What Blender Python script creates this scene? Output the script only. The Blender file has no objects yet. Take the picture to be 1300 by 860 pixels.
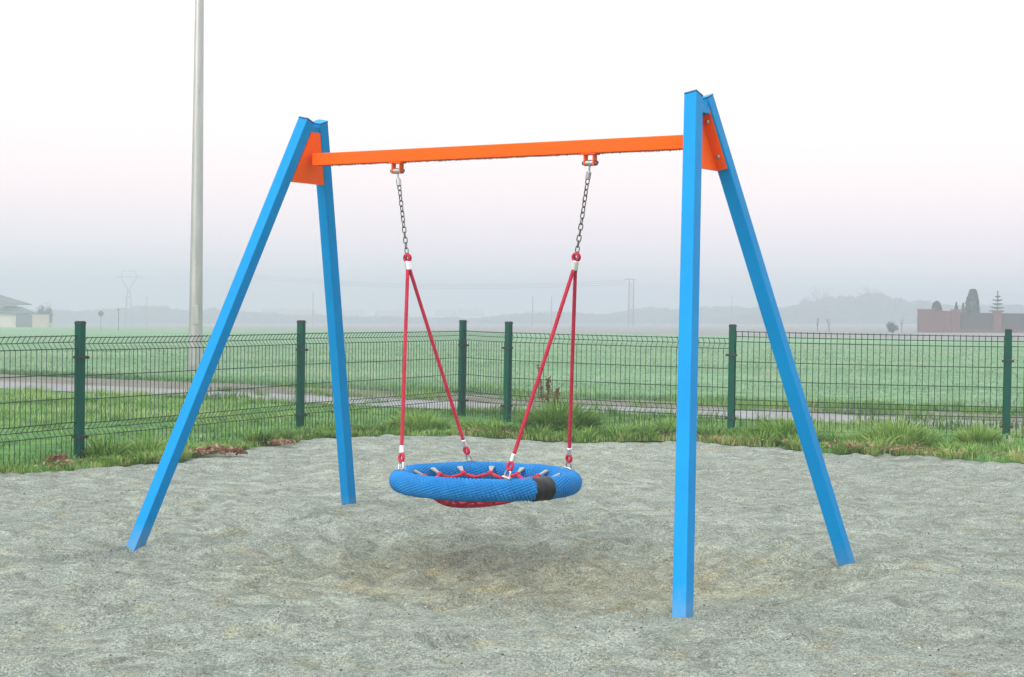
import bpy, math, random
import numpy as np
from mathutils import Vector, Matrix

random.seed(7)
rng = np.random.default_rng(11)
PI = math.pi
scene = bpy.context.scene
COL = scene.collection

# ------------------------------------------------------------------ helpers
class MB:
    """collects vertices and faces of one mesh"""
    def __init__(s):
        s.v = []; s.f = []; s.n = 0
    def add(s, v, f):
        v = np.asarray(v, float)
        s.v.append(v)
        s.f.extend([tuple(int(i) + s.n for i in q) for q in f])
        s.n += len(v)
    def box(s, c, size, rx=None):
        c = np.array(c, float); h = np.array(size, float) / 2
        vs = np.array([(x, y, z) for x in (-1, 1) for y in (-1, 1) for z in (-1, 1)], float) * h
        if rx is not None: vs = vs @ np.array(rx).T
        s.add(vs + c, [(0, 1, 3, 2), (4, 6, 7, 5), (0, 4, 5, 1), (2, 3, 7, 6), (0, 2, 6, 4), (1, 5, 7, 3)])
    def hexa(s, bottom, top):
        """prism between two loops with the same number of points"""
        n = len(bottom)
        f = [tuple(range(n))[::-1], tuple(range(n, 2 * n))]
        f += [(i, (i + 1) % n, n + (i + 1) % n, n + i) for i in range(n)]
        s.add(list(bottom) + list(top), f)
    def tube(s, pts, r, k=8, cap=True):
        pts = np.asarray(pts, float); n = len(pts)
        r = np.broadcast_to(np.asarray(r, float), (n,))
        t = np.gradient(pts, axis=0); t /= np.linalg.norm(t, axis=1)[:, None] + 1e-12
        a = np.array([0, 0, 1.0]) if abs(t[0][2]) < .9 else np.array([1.0, 0, 0])
        rings = []
        nrm = a - t[0] * (a @ t[0]); nrm /= np.linalg.norm(nrm)
        for i in range(n):
            nrm = nrm - t[i] * (nrm @ t[i]); nrm /= np.linalg.norm(nrm)
            b = np.cross(t[i], nrm)
            th = np.arange(k) * 2 * PI / k
            rings.append(pts[i] + r[i] * (np.cos(th)[:, None] * nrm + np.sin(th)[:, None] * b))
        f = []
        for i in range(n - 1):
            for j in range(k):
                f.append((i * k + j, i * k + (j + 1) % k, (i + 1) * k + (j + 1) % k, (i + 1) * k + j))
        if cap:
            f.append(tuple(range(k))[::-1]); f.append(tuple((n - 1) * k + j for j in range(k)))
        s.add(np.concatenate(rings), f)
    def build(s, name, m=None, parent=None, smooth=False, loc=None, bevel=0):
        v = np.concatenate(s.v)
        if loc is not None: v = v - np.array(loc)
        me = bpy.data.meshes.new(name); me.from_pydata(v.tolist(), [], s.f); me.update()
        if smooth: me.polygons.foreach_set('use_smooth', [True] * len(me.polygons))
        o = bpy.data.objects.new(name, me); COL.objects.link(o)
        if m: me.materials.append(m)
        if loc is not None: o.location = loc
        if parent: o.parent = parent
        if bevel:
            b = o.modifiers.new('bevel', 'BEVEL'); b.width = bevel; b.segments = 3; b.limit_method = 'ANGLE'
        return o

def fast_mesh(name, v, f, m=None, parent=None, smooth=False, shade=None):
    """v (n,3); f (m,k) int array with one k; shade per-vertex float"""
    me = bpy.data.meshes.new(name)
    v = np.ascontiguousarray(v, dtype=np.float32); f = np.ascontiguousarray(f, dtype=np.int32)
    me.vertices.add(len(v)); me.vertices.foreach_set('co', v.ravel())
    k = f.shape[1]
    me.loops.add(f.size); me.loops.foreach_set('vertex_index', f.ravel())
    me.polygons.add(len(f)); me.polygons.foreach_set('loop_start', np.arange(len(f), dtype=np.int32) * k)
    me.polygons.foreach_set('loop_total', np.full(len(f), k, dtype=np.int32))
    if smooth: me.polygons.foreach_set('use_smooth', np.ones(len(f), dtype=bool))
    me.update(calc_edges=True)
    if shade is not None:
        a = me.attributes.new('tone', 'FLOAT', 'POINT'); a.data.foreach_set('value', np.asarray(shade, np.float32))
    if m: me.materials.append(m)
    o = bpy.data.objects.new(name, me); COL.objects.link(o)
    if parent: o.parent = parent
    return o

def tag(o, label=None, cat=None, group=None, kind=None):
    if label: o['label'] = label
    if cat: o['category'] = cat
    if group: o['group'] = group
    if kind: o['kind'] = kind
    return o

def thing(name, loc, label, cat, group=None, rz=0):
    o = bpy.data.objects.new(name, None); COL.objects.link(o)
    o.location = loc; o.rotation_euler = (0, 0, rz); o.empty_display_size = .1
    return tag(o, label, cat, group)

def kids(o): return [c for c in bpy.data.objects if c.parent == o]
def copy_tree(o, parent=None):
    c = o.copy(); COL.objects.link(c); c.parent = parent
    for ch in kids(o): copy_tree(ch, c)
    return c

def smooth01(x): x = np.clip(x, 0, 1); return x * x * (3 - 2 * x)
def vnoise(x, y, seed=0):
    """value noise in -1..1"""
    x = np.asarray(x, float); y = np.asarray(y, float)
    xi = np.floor(x).astype(np.int64); yi = np.floor(y).astype(np.int64)
    fx = smooth01(x - xi); fy = smooth01(y - yi)
    def hsh(a, b):
        h = (a * 374761393 + b * 668265263 + seed * 1442695041) & 0xffffffff
        h = ((h ^ (h >> 13)) * 1274126177) & 0xffffffff
        return ((h ^ (h >> 16)) & 0xffff) / 32767.5 - 1
    return (hsh(xi, yi) * (1 - fx) * (1 - fy) + hsh(xi + 1, yi) * fx * (1 - fy)
            + hsh(xi, yi + 1) * (1 - fx) * fy + hsh(xi + 1, yi + 1) * fx * fy)
def fbm(x, y, sc, octv=4, seed=0, gain=.5):
    a = 1; r = 0; t = 0
    for i in range(octv):
        r = r + a * vnoise(x / sc + 17.3 * i, y / sc - 9.1 * i, seed + i); t += a; a *= gain; sc = sc / 2
    return r / t

# ------------------------------------------------------------------ materials
class Nodes:
    def __init__(s, name):
        s.m = bpy.data.materials.new(name); s.m.use_nodes = True
        s.nt = s.m.node_tree; s.p = s.nt.nodes['Principled BSDF']
    def n(s, t, **k):
        x = s.nt.nodes.new(t)
        for a, b in k.items():
            if a.startswith('i_'):
                x.inputs[a[2:].replace('_', ' ')].default_value = b
            else: setattr(x, a, b)
        return x
    def l(s, a, b): s.nt.links.new(a, b)
    def coord(s, kind='Object'):
        return s.n('ShaderNodeTexCoord').outputs[kind]
    def noise(s, scale, detail=4, rough=.6, vec=None, stretch=None):
        x = s.n('ShaderNodeTexNoise'); x.inputs['Scale'].default_value = scale
        x.inputs['Detail'].default_value = detail; x.inputs['Roughness'].default_value = rough
        v = vec or s.coord()
        if stretch:
            mp = s.n('ShaderNodeMapping'); mp.inputs['Scale'].default_value = stretch
            s.l(v, mp.inputs['Vector']); v = mp.outputs[0]
        s.l(v, x.inputs['Vector']); return x.outputs['Fac']
    def ramp(s, fac, stops):
        x = s.n('ShaderNodeValToRGB'); e = x.color_ramp.elements
        while len(e) < len(stops): e.new(.5)
        for q, (p, c) in zip(e, stops):
            q.position = p; q.color = (*c, 1) if len(c) == 3 else c
        s.l(fac, x.inputs['Fac']); return x.outputs['Color']
    def mix(s, fac, a, b, mode='MIX'):
        x = s.n('ShaderNodeMix', data_type='RGBA', blend_type=mode)
        for v, i in ((fac, 0), (a, 6), (b, 7)):
            if hasattr(v, 'links'): s.l(v, x.inputs[i])
            else: x.inputs[i].default_value = v if i == 0 else ((*v, 1) if len(v) == 3 else v)
        return x.outputs[2]
    def math(s, op, a, b=None, c=None):
        x = s.n('ShaderNodeMath', operation=op)
        for i, v in enumerate((a, b, c)):
            if v is None: continue
            if hasattr(v, 'links'): s.l(v, x.inputs[i])
            else: x.inputs[i].default_value = v
        return x.outputs[0]
    def bump(s, h, dist, strength=1, prev=None):
        x = s.n('ShaderNodeBump'); x.inputs['Distance'].default_value = dist; x.inputs['Strength'].default_value = strength
        s.l(h, x.inputs['Height'])
        if prev: s.l(prev, x.inputs['Normal'])
        return x.outputs[0]
    def out(s, col=None, rough=None, normal=None, metal=None, spec=None):
        for v, nm in ((col, 'Base Color'), (rough, 'Roughness'), (normal, 'Normal'), (metal, 'Metallic'), (spec, 'Specular IOR Level')):
            if v is None: continue
            if hasattr(v, 'links'): s.l(v, s.p.inputs[nm])
            else: s.p.inputs[nm].default_value = (*v, 1) if isinstance(v, tuple) else v
        return s.m

def paint(name, c, rough=.35, var=.08, bump=.0003):
    n = Nodes(name)
    a = n.noise(3.0, 5); b = n.noise(60, 3)
    c2 = tuple(min(1, x * (1 - var) + .01) for x in c)
    col = n.mix(n.ramp(a, [(.35, (0, 0, 0)), (.7, (1, 1, 1))]), c, c2)
    nz = n.noise(220, 2)
    r = n.math('MULTIPLY_ADD', b, .18, rough - .08)
    return n.out(col, r, n.bump(nz, bump), spec=.10)

def simple(name, c, rough=.6, metal=0., nscale=8., var=.2, spec=.4, bumpd=0):
    n = Nodes(name)
    a = n.noise(nscale, 4)
    lo = tuple(x * (1 - var) for x in c); hi = tuple(min(1, x * (1 + var)) for x in c)
    col = n.ramp(a, [(.3, lo), (.7, hi)])
    nm = n.bump(n.noise(nscale * 6, 3), bumpd) if bumpd else None
    return n.out(col, rough, nm, metal, spec)

M = {}
def leg_paint():
    n = Nodes('blue_leg_paint')
    co = n.coord(); sep = n.n('ShaderNodeSeparateXYZ'); n.l(co, sep.inputs[0])
    a = n.noise(3.0, 5, .6, co); b = n.noise(60, 3, .6, co)
    col = n.mix(n.ramp(a, [(.35, (0, 0, 0)), (.7, (1, 1, 1))]), (.0002, .238, .56), (.0004, .21, .51))
    specks = n.ramp(n.noise(85, 4, .75, co), [(.60, (0, 0, 0)), (.72, (1, 1, 1))])
    low = n.math('MULTIPLY_ADD', sep.outputs[2], -9.0, .9)
    low = n.math('MAXIMUM', n.math('ADD', low, n.math('MULTIPLY_ADD', n.noise(14, 5, .7, co), 2.4, -1.2)), 0.0)
    f = n.math('MULTIPLY', n.math('MINIMUM', low, 1.0), .55)
    sp_ = n.n('ShaderNodeSeparateColor'); n.l(specks, sp_.inputs[0])
    f = n.math('MINIMUM', n.math('ADD', n.math('MULTIPLY', f, .45), n.math('MULTIPLY', n.math('MULTIPLY', f, sp_.outputs[0]), 1.2)), .8)
    col = n.mix(f, col, (.25, .27, .25))
    return n.out(col, n.math('MULTIPLY_ADD', b, .18, .36), n.bump(n.noise(220, 2, .6, co), .0003), spec=.10)
M['leg_blue'] = leg_paint()
M['blue'] = paint('blue_paint', (.0002, .238, .56), .45)
M['orange'] = paint('orange_paint', (.90, .105, .0005), .42)
M['steel'] = simple('galvanised_steel', (.42, .43, .43), .38, .85, 60, .15)
M['chain'] = simple('weathered_chain', (.15, .15, .145), .42, .85, 60, .25)
M['darksteel'] = simple('dark_steel', (.10, .10, .11), .4, .7, 60, .2)
M['silver'] = simple('ferrule_aluminium', (.75, .76, .77), .3, .8, 90, .1)
M['gasket'] = simple('dark_gasket', (.03, .04, .05), .6)
M['white_clip'] = simple('grey_plastic_clip', (.26, .27, .28), .5)
M['tape'] = simple('black_tape', (.005, .005, .006), .5, 0, 40, .3)
M['green_post'] = paint('green_post_paint', (.001, .070, .046), .45, .2)
M['green_wire'] = simple('green_wire_coating', (.004, .028, .020), .5, 0, 30, .2)
M['black_cap'] = simple('black_plastic_cap', (.02, .022, .025), .5)

def rope_mat(name, c, dark):
    n = Nodes(name)
    a = n.noise(160, 3)
    b = n.noise(9, 3)
    col = n.mix(n.ramp(a, [(.35, (0, 0, 0)), (.65, (1, 1, 1))]), dark, c)
    col = n.mix(n.ramp(b, [(.45, (0, 0, 0)), (.8, (.4, .4, .4))]), col, tuple(min(1, x * 1.3 + .02) for x in c))
    return n.out(col, .65, n.bump(n.noise(420, 2), .0006), spec=.3)
M['red_rope'] = rope_mat('red_rope', (.56, .022, .070), (.30, .008, .028))
M['blue_rope'] = rope_mat('blue_rope', (.0008, .205, .52), (.0004, .115, .35))

def pole_mat():
    n = Nodes('pale_metal_pole')
    a = n.noise(2, 5, stretch=(6, 6, .6)); b = n.noise(40, 3)
    col = n.ramp(a, [(.3, (.36, .38, .375)), (.7, (.50, .51, .50))])
    return n.out(col, n.math('MULTIPLY_ADD', b, .15, .30), n.bump(b, .0006), .75, .5)
M['pole'] = pole_mat()

def sand_mat():
    n = Nodes('grey_grit_sand')
    co = n.coord()
    big = n.noise(.55, 5, .6, co)
    brown_n = n.noise(3.6, 6, .7, co, (1, 1.9, 1))
    sep = n.n('ShaderNodeSeparateXYZ'); n.l(co, sep.inputs[0])
    # worn hollow below the basket: browner sand, its shade also put into the colour
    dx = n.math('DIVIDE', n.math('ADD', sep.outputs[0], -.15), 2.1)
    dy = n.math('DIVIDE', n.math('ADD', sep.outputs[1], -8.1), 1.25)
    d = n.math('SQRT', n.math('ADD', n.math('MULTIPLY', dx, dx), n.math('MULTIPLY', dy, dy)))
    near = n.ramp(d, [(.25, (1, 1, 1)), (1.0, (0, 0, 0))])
    g1 = n.n('ShaderNodeTexVoronoi'); g1.inputs['Scale'].default_value = 230; n.l(co, g1.inputs['Vector'])
    g2 = n.n('ShaderNodeTexVoronoi'); g2.inputs['Scale'].default_value = 105; n.l(co, g2.inputs['Vector'])
    sg = n.n('ShaderNodeSeparateColor'); n.l(g1.outputs['Color'], sg.inputs[0])
    sg2 = n.n('ShaderNodeSeparateColor'); n.l(g2.outputs['Color'], sg2.inputs[0])
    grain = n.ramp(sg.outputs[0], [(0, (.05, .062, .058)), (.2, (.20, .232, .215)), (.7, (.31, .352, .32)), (1, (.56, .61, .54))])
    grain2 = n.ramp(sg2.outputs[0], [(0, (.12, .14, .13)), (.5, (.28, .318, .288)), (1, (.42, .465, .41))])
    col = n.mix(.42, grain, grain2)
    tone = n.ramp(big, [(.3, (.96, .985, .955)), (.7, (1.12, 1.125, 1.07))])
    col = n.mix(1.0, col, tone, 'MULTIPLY')
    wv = n.n('ShaderNodeTexNoise'); wv.inputs['Scale'].default_value = 3.4; wv.inputs['Detail'].default_value = 7; wv.inputs['Roughness'].default_value = .68; wv.inputs['Distortion'].default_value = 1.6
    mpw = n.n('ShaderNodeMapping'); mpw.inputs['Rotation'].default_value = (0, 0, .35); mpw.inputs['Scale'].default_value = (1, 1.5, 1); n.l(co, mpw.inputs['Vector']); n.l(mpw.outputs[0], wv.inputs['Vector'])
    dry = n.ramp(wv.outputs['Fac'], [(.34, (.72, .72, .71)), (.50, (1.0, 1.0, 1.0)), (.64, (1.28, 1.27, 1.25))])  # ripple light and shade put into the colour: pale crests, dark troughs
    col = n.mix(1.0, col, dry, 'MULTIPLY')
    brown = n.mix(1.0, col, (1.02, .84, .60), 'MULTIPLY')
    patch = n.ramp(brown_n, [(.53, (0, 0, 0)), (.66, (1, 1, 1))])
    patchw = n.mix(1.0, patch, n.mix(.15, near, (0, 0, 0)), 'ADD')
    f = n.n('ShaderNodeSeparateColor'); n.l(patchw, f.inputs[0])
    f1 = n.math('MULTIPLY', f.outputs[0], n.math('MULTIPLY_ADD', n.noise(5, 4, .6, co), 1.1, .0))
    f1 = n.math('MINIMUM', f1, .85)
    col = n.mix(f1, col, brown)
    nb = n.bump(n.noise(22, 6, .75, co), .035, 1)
    nb = n.bump(wv.outputs['Fac'], .05, .8, nb)
    nb = n.bump(g2.outputs['Distance'], .006, .8, nb)
    nb = n.bump(g1.outputs['Distance'], .003, .7, nb)
    return n.out(col, .95, nb, spec=.15)
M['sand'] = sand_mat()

def field_mat():
    n = Nodes('dewy_field_grass')
    co = n.coord()
    a = n.noise(.12, 5, .6, co); b = n.noise(2.2, 5, .7, co, (1, 1, 1)); c = n.noise(18, 4, .7, co)
    green = n.ramp(b, [(.28, (.07, .15, .065)), (.5, (.165, .29, .16)), (.75, (.27, .42, .275))])
    lush = n.ramp(b, [(.3, (.045, .12, .03)), (.6, (.12, .26, .075)), (.8, (.25, .40, .17))])
    sep = n.n('ShaderNodeSeparateXYZ'); n.l(co, sep.inputs[0])
    near = n.math('MULTIPLY_ADD', sep.outputs[1], -.085, 2.9)
    near = n.math('ADD', near, n.math('MULTIPLY_ADD', sep.outputs[0], -.04, 0))
    near = n.math('ADD', near, n.math('MULTIPLY', a, -.5))
    nr = n.ramp(near, [(.3, (0, 0, 0)), (.8, (1, 1, 1))])
    col = n.mix(nr, green, lush)
    col = n.mix(n.ramp(c, [(.35, (.5, .5, .5)), (.6, (0, 0, 0))]), col, n.mix(.6, col, (.03, .09, .035)))
    tr = n.noise(.10, 5, .65, co, (.35, 1.6, 1))
    col = n.mix(1.0, col, n.ramp(tr, [(.36, (.80, .84, .78)), (.52, (1, 1, 1)), (.66, (1.14, 1.10, 1.10))]), 'MULTIPLY')
    # ploughed strip across the far side
    ploughc = n.ramp(n.noise(.3, 4, .6, co), [(.3, (.17, .16, .16)), (.7, (.24, .23, .225))])
    m = n.math('MULTIPLY_ADD', sep.outputs[0], 1.6, sep.outputs[1])
    m = n.math('ADD', m, n.math('MULTIPLY', a, 14))
    m = n.math('MULTIPLY_ADD', m, .1, -14.0)
    col = n.mix(n.ramp(m, [(.0, (0, 0, 0)), (.6, (1, 1, 1))]), col, ploughc)
    nb = n.bump(b, .15, .8); nb = n.bump(c, .04, .8, nb)
    return n.out(col, .95, nb, spec=.1)
M['field'] = field_mat()

def blade_mat(name, dark, mid, pale, dry):
    n = Nodes(name)
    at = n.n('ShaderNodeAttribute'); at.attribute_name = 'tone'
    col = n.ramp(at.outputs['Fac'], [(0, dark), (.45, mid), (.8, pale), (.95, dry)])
    n.out(col, .6, spec=.25)
    tr = n.n('ShaderNodeBsdfTranslucent'); n.l(col, tr.inputs['Color'])
    mx = n.n('ShaderNodeMixShader'); mx.inputs[0].default_value = .35
    n.l(n.p.outputs[0], mx.inputs[1]); n.l(tr.outputs[0], mx.inputs[2])
    n.l(mx.outputs[0], n.nt.nodes['Material Output'].inputs['Surface'])
    return n.m
M['verge'] = blade_mat('verge_blades', (.035, .085, .015), (.13, .27, .04), (.32, .47, .12), (.46, .37, .22))
M['lawn'] = blade_mat('lawn_blades', (.04, .10, .02), (.13, .265, .055), (.31, .46, .16), (.44, .48, .28))
M['dewy'] = blade_mat('dewy_blades', (.06, .14, .05), (.155, .28, .145), (.28, .42, .275), (.36, .41, .27))
M['leaf_dark'] = blade_mat('dark_evergreen_leaves', (.015, .045, .022), (.03, .08, .04), (.05, .115, .05), (.07, .10, .05))
M['leaf_grey'] = blade_mat('bare_wood_foliage', (.03, .045, .04), (.05, .07, .055), (.08, .095, .07), (.10, .09, .06))
M['litter'] = blade_mat('dry_leaf_litter', (.13, .06, .035), (.27, .14, .08), (.38, .24, .16), (.50, .36, .25))
M['bark'] = simple('bark', (.10, .08, .065), .9, 0, 12, .4, .1, .01)

def paving_mat():
    n = Nodes('grey_block_paving')
    co = n.coord()
    br = n.n('ShaderNodeTexBrick'); br.inputs['Scale'].default_value = 4.0
    br.inputs['Color1'].default_value = (.175, .185, .19, 1); br.inputs['Color2'].default_value = (.22, .232, .238, 1)
    br.inputs['Mortar'].default_value = (.20, .21, .18, 1); br.inputs['Mortar Size'].default_value = .015
    n.l(co, br.inputs['Vector'])
    a = n.noise(1.3, 5, .65, co); b = n.noise(30, 4, .6, co)
    col = n.mix(1, br.outputs['Color'], n.ramp(a, [(.3, (.75, .77, .72)), (.7, (1.1, 1.1, 1.1))]), 'MULTIPLY')
    return n.out(col, .8, n.bump(b, .004), spec=.3)
M['paving'] = paving_mat()
def dirt_mat():
    n = Nodes('stony_dirt_verge')
    co = n.coord()
    a = n.noise(1.4, 6, .7, co); b = n.noise(24, 5, .7, co)
    col = n.ramp(a, [(.3, (.08, .12, .05)), (.46, (.15, .15, .12)), (.72, (.22, .212, .195))])
    col = n.mix(1, col, n.ramp(b, [(.3, (.7, .7, .7)), (.7, (1.15, 1.15, 1.15))]), 'MULTIPLY')
    return n.out(col, .95, n.bump(b, .02), spec=.15)
M['dirt'] = dirt_mat()
def brick_mat(name, c1, c2, mortar, scale=4.2):
    n = Nodes(name)
    co = n.coord()
    s = n.n('ShaderNodeSeparateXYZ'); n.l(co, s.inputs[0])
    cb = n.n('ShaderNodeCombineXYZ'); n.l(n.math('ADD', s.outputs[0], s.outputs[1]), cb.inputs[0]); n.l(s.outputs[2], cb.inputs[1])
    br = n.n('ShaderNodeTexBrick'); br.inputs['Scale'].default_value = scale
    br.inputs['Color1'].default_value = (*c1, 1); br.inputs['Color2'].default_value = (*c2, 1)
    br.inputs['Mortar'].default_value = (*mortar, 1); br.inputs['Mortar Size'].default_value = .018
    n.l(cb.outputs[0], br.inputs['Vector'])
    return n.out(n.mix(1, br.outputs['Color'], n.ramp(n.noise(1.1, 5), [(.3, (.8, .8, .8)), (.7, (1.15, 1.15, 1.15))]), 'MULTIPLY'), .85, n.bump(br.outputs['Fac'], .01, -.5))
M['brick'] = brick_mat('red_brick', (.155, .040, .036), (.085, .024, .024), (.17, .12, .11))
M['brick_pale'] = brick_mat('beige_block', (.42, .36, .28), (.36, .31, .25), (.40, .36, .3), 2.0)
M['board'] = simple('dark_fence_board', (.045, .034, .036), .7, 0, 3, .3)
M['coping'] = simple('coping_stone', (.20, .11, .095), .8, 0, 5, .2)
M['render_wall'] = simple('pale_rendered_wall', (.55, .50, .42), .9, 0, 1.0, .12)
M['white_wall'] = simple('white_rendered_wall', (.8, .79, .77), .9, 0, 1.0, .06)
M['roof_dark'] = simple('dark_roof_tiles', (.055, .065, .07), .8, 0, 3, .25)
M['roof_red'] = simple('red_roof_tiles', (.24, .08, .055), .8, 0, 3, .25)
M['roof_grey'] = simple('weathered_grey_roof', (.22, .23, .24), .8, 0, 3, .2)
M['roof_brown'] = simple('faded_brown_roof', (.27, .20, .17), .8, 0, 3, .2)
M['gate_dark'] = simple('dark_slate_board', (.06, .075, .08), .7, 0, 3, .2)
M['glass'] = simple('window_glass', (.03, .04, .05), .12, 0, 2, .2, .6)
M['concrete'] = simple('concrete_pole', (.20, .20, .20), .8, 0, 3, .15)
M['sign_blue'] = simple('sign_plate', (.10, .12, .15), .5, 0, 3, .1)

# ------------------------------------------------------------------ camera
F_PX, PITCH, ROLL, CAMH = 2100.0, .0202, .0153, 1.265
cam_d = bpy.data.cameras.new('camera'); cam = bpy.data.objects.new('camera', cam_d); COL.objects.link(cam)
cam_d.sensor_width = 36; cam_d.lens = F_PX / 1300 * 36; cam_d.clip_start = .1; cam_d.clip_end = 4000
cr, sr, cp, sp = math.cos(ROLL), math.sin(ROLL), math.cos(PITCH), math.sin(PITCH)
right = Vector((cr, sr * sp, sr * cp)); up = Vector((-sr, cr * sp, cr * cp)); back = Vector((0, -cp, sp))
mw = Matrix((right, up, back)).transposed().to_4x4(); mw.translation = (0, 0, CAMH)
cam.matrix_world = mw
scene.camera = cam

# ------------------------------------------------------------------ terrain heights
def slope(x, y):
    q = np.clip(np.asarray(x) / np.maximum(np.asarray(y), 20.), -.32, .32)
    return .0098 - .0165 * q
def T(x, y):
    x = np.asarray(x, float); y = np.asarray(y, float)
    d = np.maximum(0, np.minimum(y, 760) - 30)
    t = -slope(x, y) * d * d / (d + 6)
    t = t + .05 * smooth01((x - .3) / 1.5) * smooth01((y - 13.5) / 2) * (1 - smooth01((y - 19) / 4))
    return t
def Tz(x, y): return float(T(x, y))

# edge of the sandy area, y as a function of x
EX = np.array([-14, -7, -4.2, -3.2, -2.6, -2.1, -1.8, -1.3, -.4, .7, 1.8, 2.8, 4.5, 7.5, 14.])
EY = np.array([5, 9.2, 11.5, 12.4, 13.5, 14.8, 15.6, 16.0, 16.2, 15.6, 15.2, 14.7, 14.0, 12.8, 10.5])
def edge(x): return np.interp(x, EX, EY) + .12 * fbm(x, x * 0, .7, 3, 5)

FEET = [(-1.95, 8.674, -.062), (-.98, 10.111, .040), (.728, 6.866, -.020), (1.698, 8.303, -.008)]
def sand_h(x, y):
    hgt = -.030 + T(x, y)
    for fx, fy, dz in FEET:
        r2 = ((x - fx) ** 2 + (y - fy) ** 2)
        hgt = hgt + dz * np.exp(-r2 / .5) + .012 * np.exp(-r2 / .03)
    r2 = ((x - .15) / 1.25) ** 2 + ((y - 8.0) / .95) ** 2
    hgt = hgt - .115 * np.exp(-r2 * .9)
    r3 = ((x + .05) / 2.0) ** 2 + ((y - 8.15) / 1.7) ** 2
    hgt = hgt + .035 * np.exp(-((r3 - 1.0) ** 2) * 4)
    return hgt

# ground sheet reaching past the haze
xs = np.sinh(np.linspace(-5.2, 5.2, 261)) * 10.0; xs = xs / xs[-1] * 1000
ys = np.concatenate([np.linspace(-90, 0, 14)[:-1], np.arange(0, 30, .3), 30 + np.sinh(np.linspace(0, 4.2, 120)) / math.sinh(4.2) * 970])
X, Y = np.meshgrid(xs, ys)
Z = T(X, Y)
inside = smooth01((edge(X) - Y + .1) / .5)
Z = Z - .30 * inside * (np.abs(X) < 16)
Z = Z + .02 * fbm(X, Y, 1.1, 3, 3) * (1 - inside) * (Y < 60)
nx, ny = len(xs), len(ys)
idx = np.arange(nx * ny).reshape(ny, nx)
fc = np.stack([idx[:-1, :-1], idx[:-1, 1:], idx[1:, 1:], idx[1:, :-1]], -1).reshape(-1, 4)
g = fast_mesh('ground', np.stack([X, Y, Z], -1).reshape(-1, 3), fc, M['field'], smooth=True)
tag(g, kind='structure')

# sand sheet with dimples and the worn hollow
def grid_sheet(x0, x1, y0, y1, st):
    a = np.arange(x0, x1 + st / 2, st); b = np.arange(y0, y1 + st / 2, st)
    X, Y = np.meshgrid(a, b)
    return X, Y
SX, SY = grid_sheet(-7.0, 7.2, 3.0, 16.6, .03)
SZ = sand_h(SX, SY)
lump = fbm(SX, SY * 1.25, .55, 4, 21, .55)
ridg = .55 - np.abs(fbm(SX * .9, SY * 1.5, .30, 3, 44, .6)) * 2
calm = 1 - sum(np.exp(-((SX - fx) ** 2 + (SY - fy) ** 2) / .05) for fx, fy, _ in FEET)
SZ += .034 * lump * calm + .017 * ridg + .014 * fbm(SX, SY * 1.6, .10, 2, 61)
wear = np.exp(-(((SX) / 2.2) ** 2 + ((SY - 8.3) / 1.9) ** 2))
SZ += .055 * wear * fbm(SX, SY * 1.4, .32, 3, 77, .6)
ST = .03
for k in range(520):                              # old foot prints
    if k < 190: px, py = rng.normal(0, 1.5), 8.3 + rng.normal(0, 1.2)
    else: px, py = rng.uniform(-6.5, 6.5), rng.uniform(4, 15.5)
    an = rng.uniform(0, PI); L_, W_ = rng.uniform(.10, .17), rng.uniform(.045, .075); dp = rng.uniform(.014, .034)
    i0 = int((px - .4 + 7.0) / ST); i1 = i0 + 27; j0 = int((py - .4 - 3.0) / ST); j1 = j0 + 27
    i0 = max(i0, 0); j0 = max(j0, 0)
    sx = SX[j0:j1, i0:i1] - px; sy = SY[j0:j1, i0:i1] - py
    if sx.size == 0: continue
    a = (sx * math.cos(an) + sy * math.sin(an)) / L_; b = (-sx * math.sin(an) + sy * math.cos(an)) / W_
    q = a * a + b * b
    SZ[j0:j1, i0:i1] += -dp * np.exp(-q * 1.2) + dp * .45 * np.exp(-((np.sqrt(q) - 1.7) ** 2) * 5)
over = smooth01((SY - edge(SX) + .05) / .35)
SZ = SZ - over * .12
ny, nx = SX.shape
idx = np.arange(nx * ny).reshape(ny, nx)
keep = (SY[:-1, :-1] < edge(SX[:-1, :-1]) + .4)
fc = np.stack([idx[:-1, :-1], idx[:-1, 1:], idx[1:, 1:], idx[1:, :-1]], -1)[keep]
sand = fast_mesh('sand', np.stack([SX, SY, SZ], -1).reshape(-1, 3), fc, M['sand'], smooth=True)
tag(sand, kind='structure')
def sand_z(x, y):
    i = int(round((x + 7.0) / ST)); j = int(round((y - 3.0) / ST))
    return float(SZ[min(max(j, 0), ny - 1), min(max(i, 0), nx - 1)])

# ------------------------------------------------------------------ path behind the fence
ND = np.array([.444, .896]); ND /= np.linalg.norm(ND)
TD = np.array([ND[1], -ND[0]])
def strip(name, n0, n1, t0, t1, dz, m, nn=8, nt=240, edge_amp=.0, crown=0.):
    a = np.linspace(0, 1, nn); t = np.linspace(t0, t1, nt)
    A, B = np.meshgrid(a, t)
    e0 = n0 + edge_amp * fbm(B, B * 0 + 3, .8, 4, 9); e1 = n1 + edge_amp * fbm(B, B * 0 + 8, .8, 4, 15)
    Nn = e0 + (e1 - e0) * A
    x = ND[0] * Nn + TD[0] * B; y = ND[1] * Nn + TD[1] * B
    z = T(x, y) + dz + crown * (1 - (2 * A - 1) ** 2)
    idx = np.arange(A.size).reshape(A.shape)
    f = np.stack([idx[:-1, :-1], idx[:-1, 1:], idx[1:, 1:], idx[1:, :-1]], -1).reshape(-1, 4)[:, ::-1]
    o = fast_mesh(name, np.stack([x, y, z], -1).reshape(-1, 3), f, m, smooth=True)
    tag(o, kind='structure'); return o
strip('path', 17.25, 18.7, -60, 60, .014, M['paving'], nt=500, edge_amp=.10)
strip('verge', 18.65, 20.5, -60, 60, .010, M['dirt'], nn=14, nt=600, edge_amp=.35, crown=.02)

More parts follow.
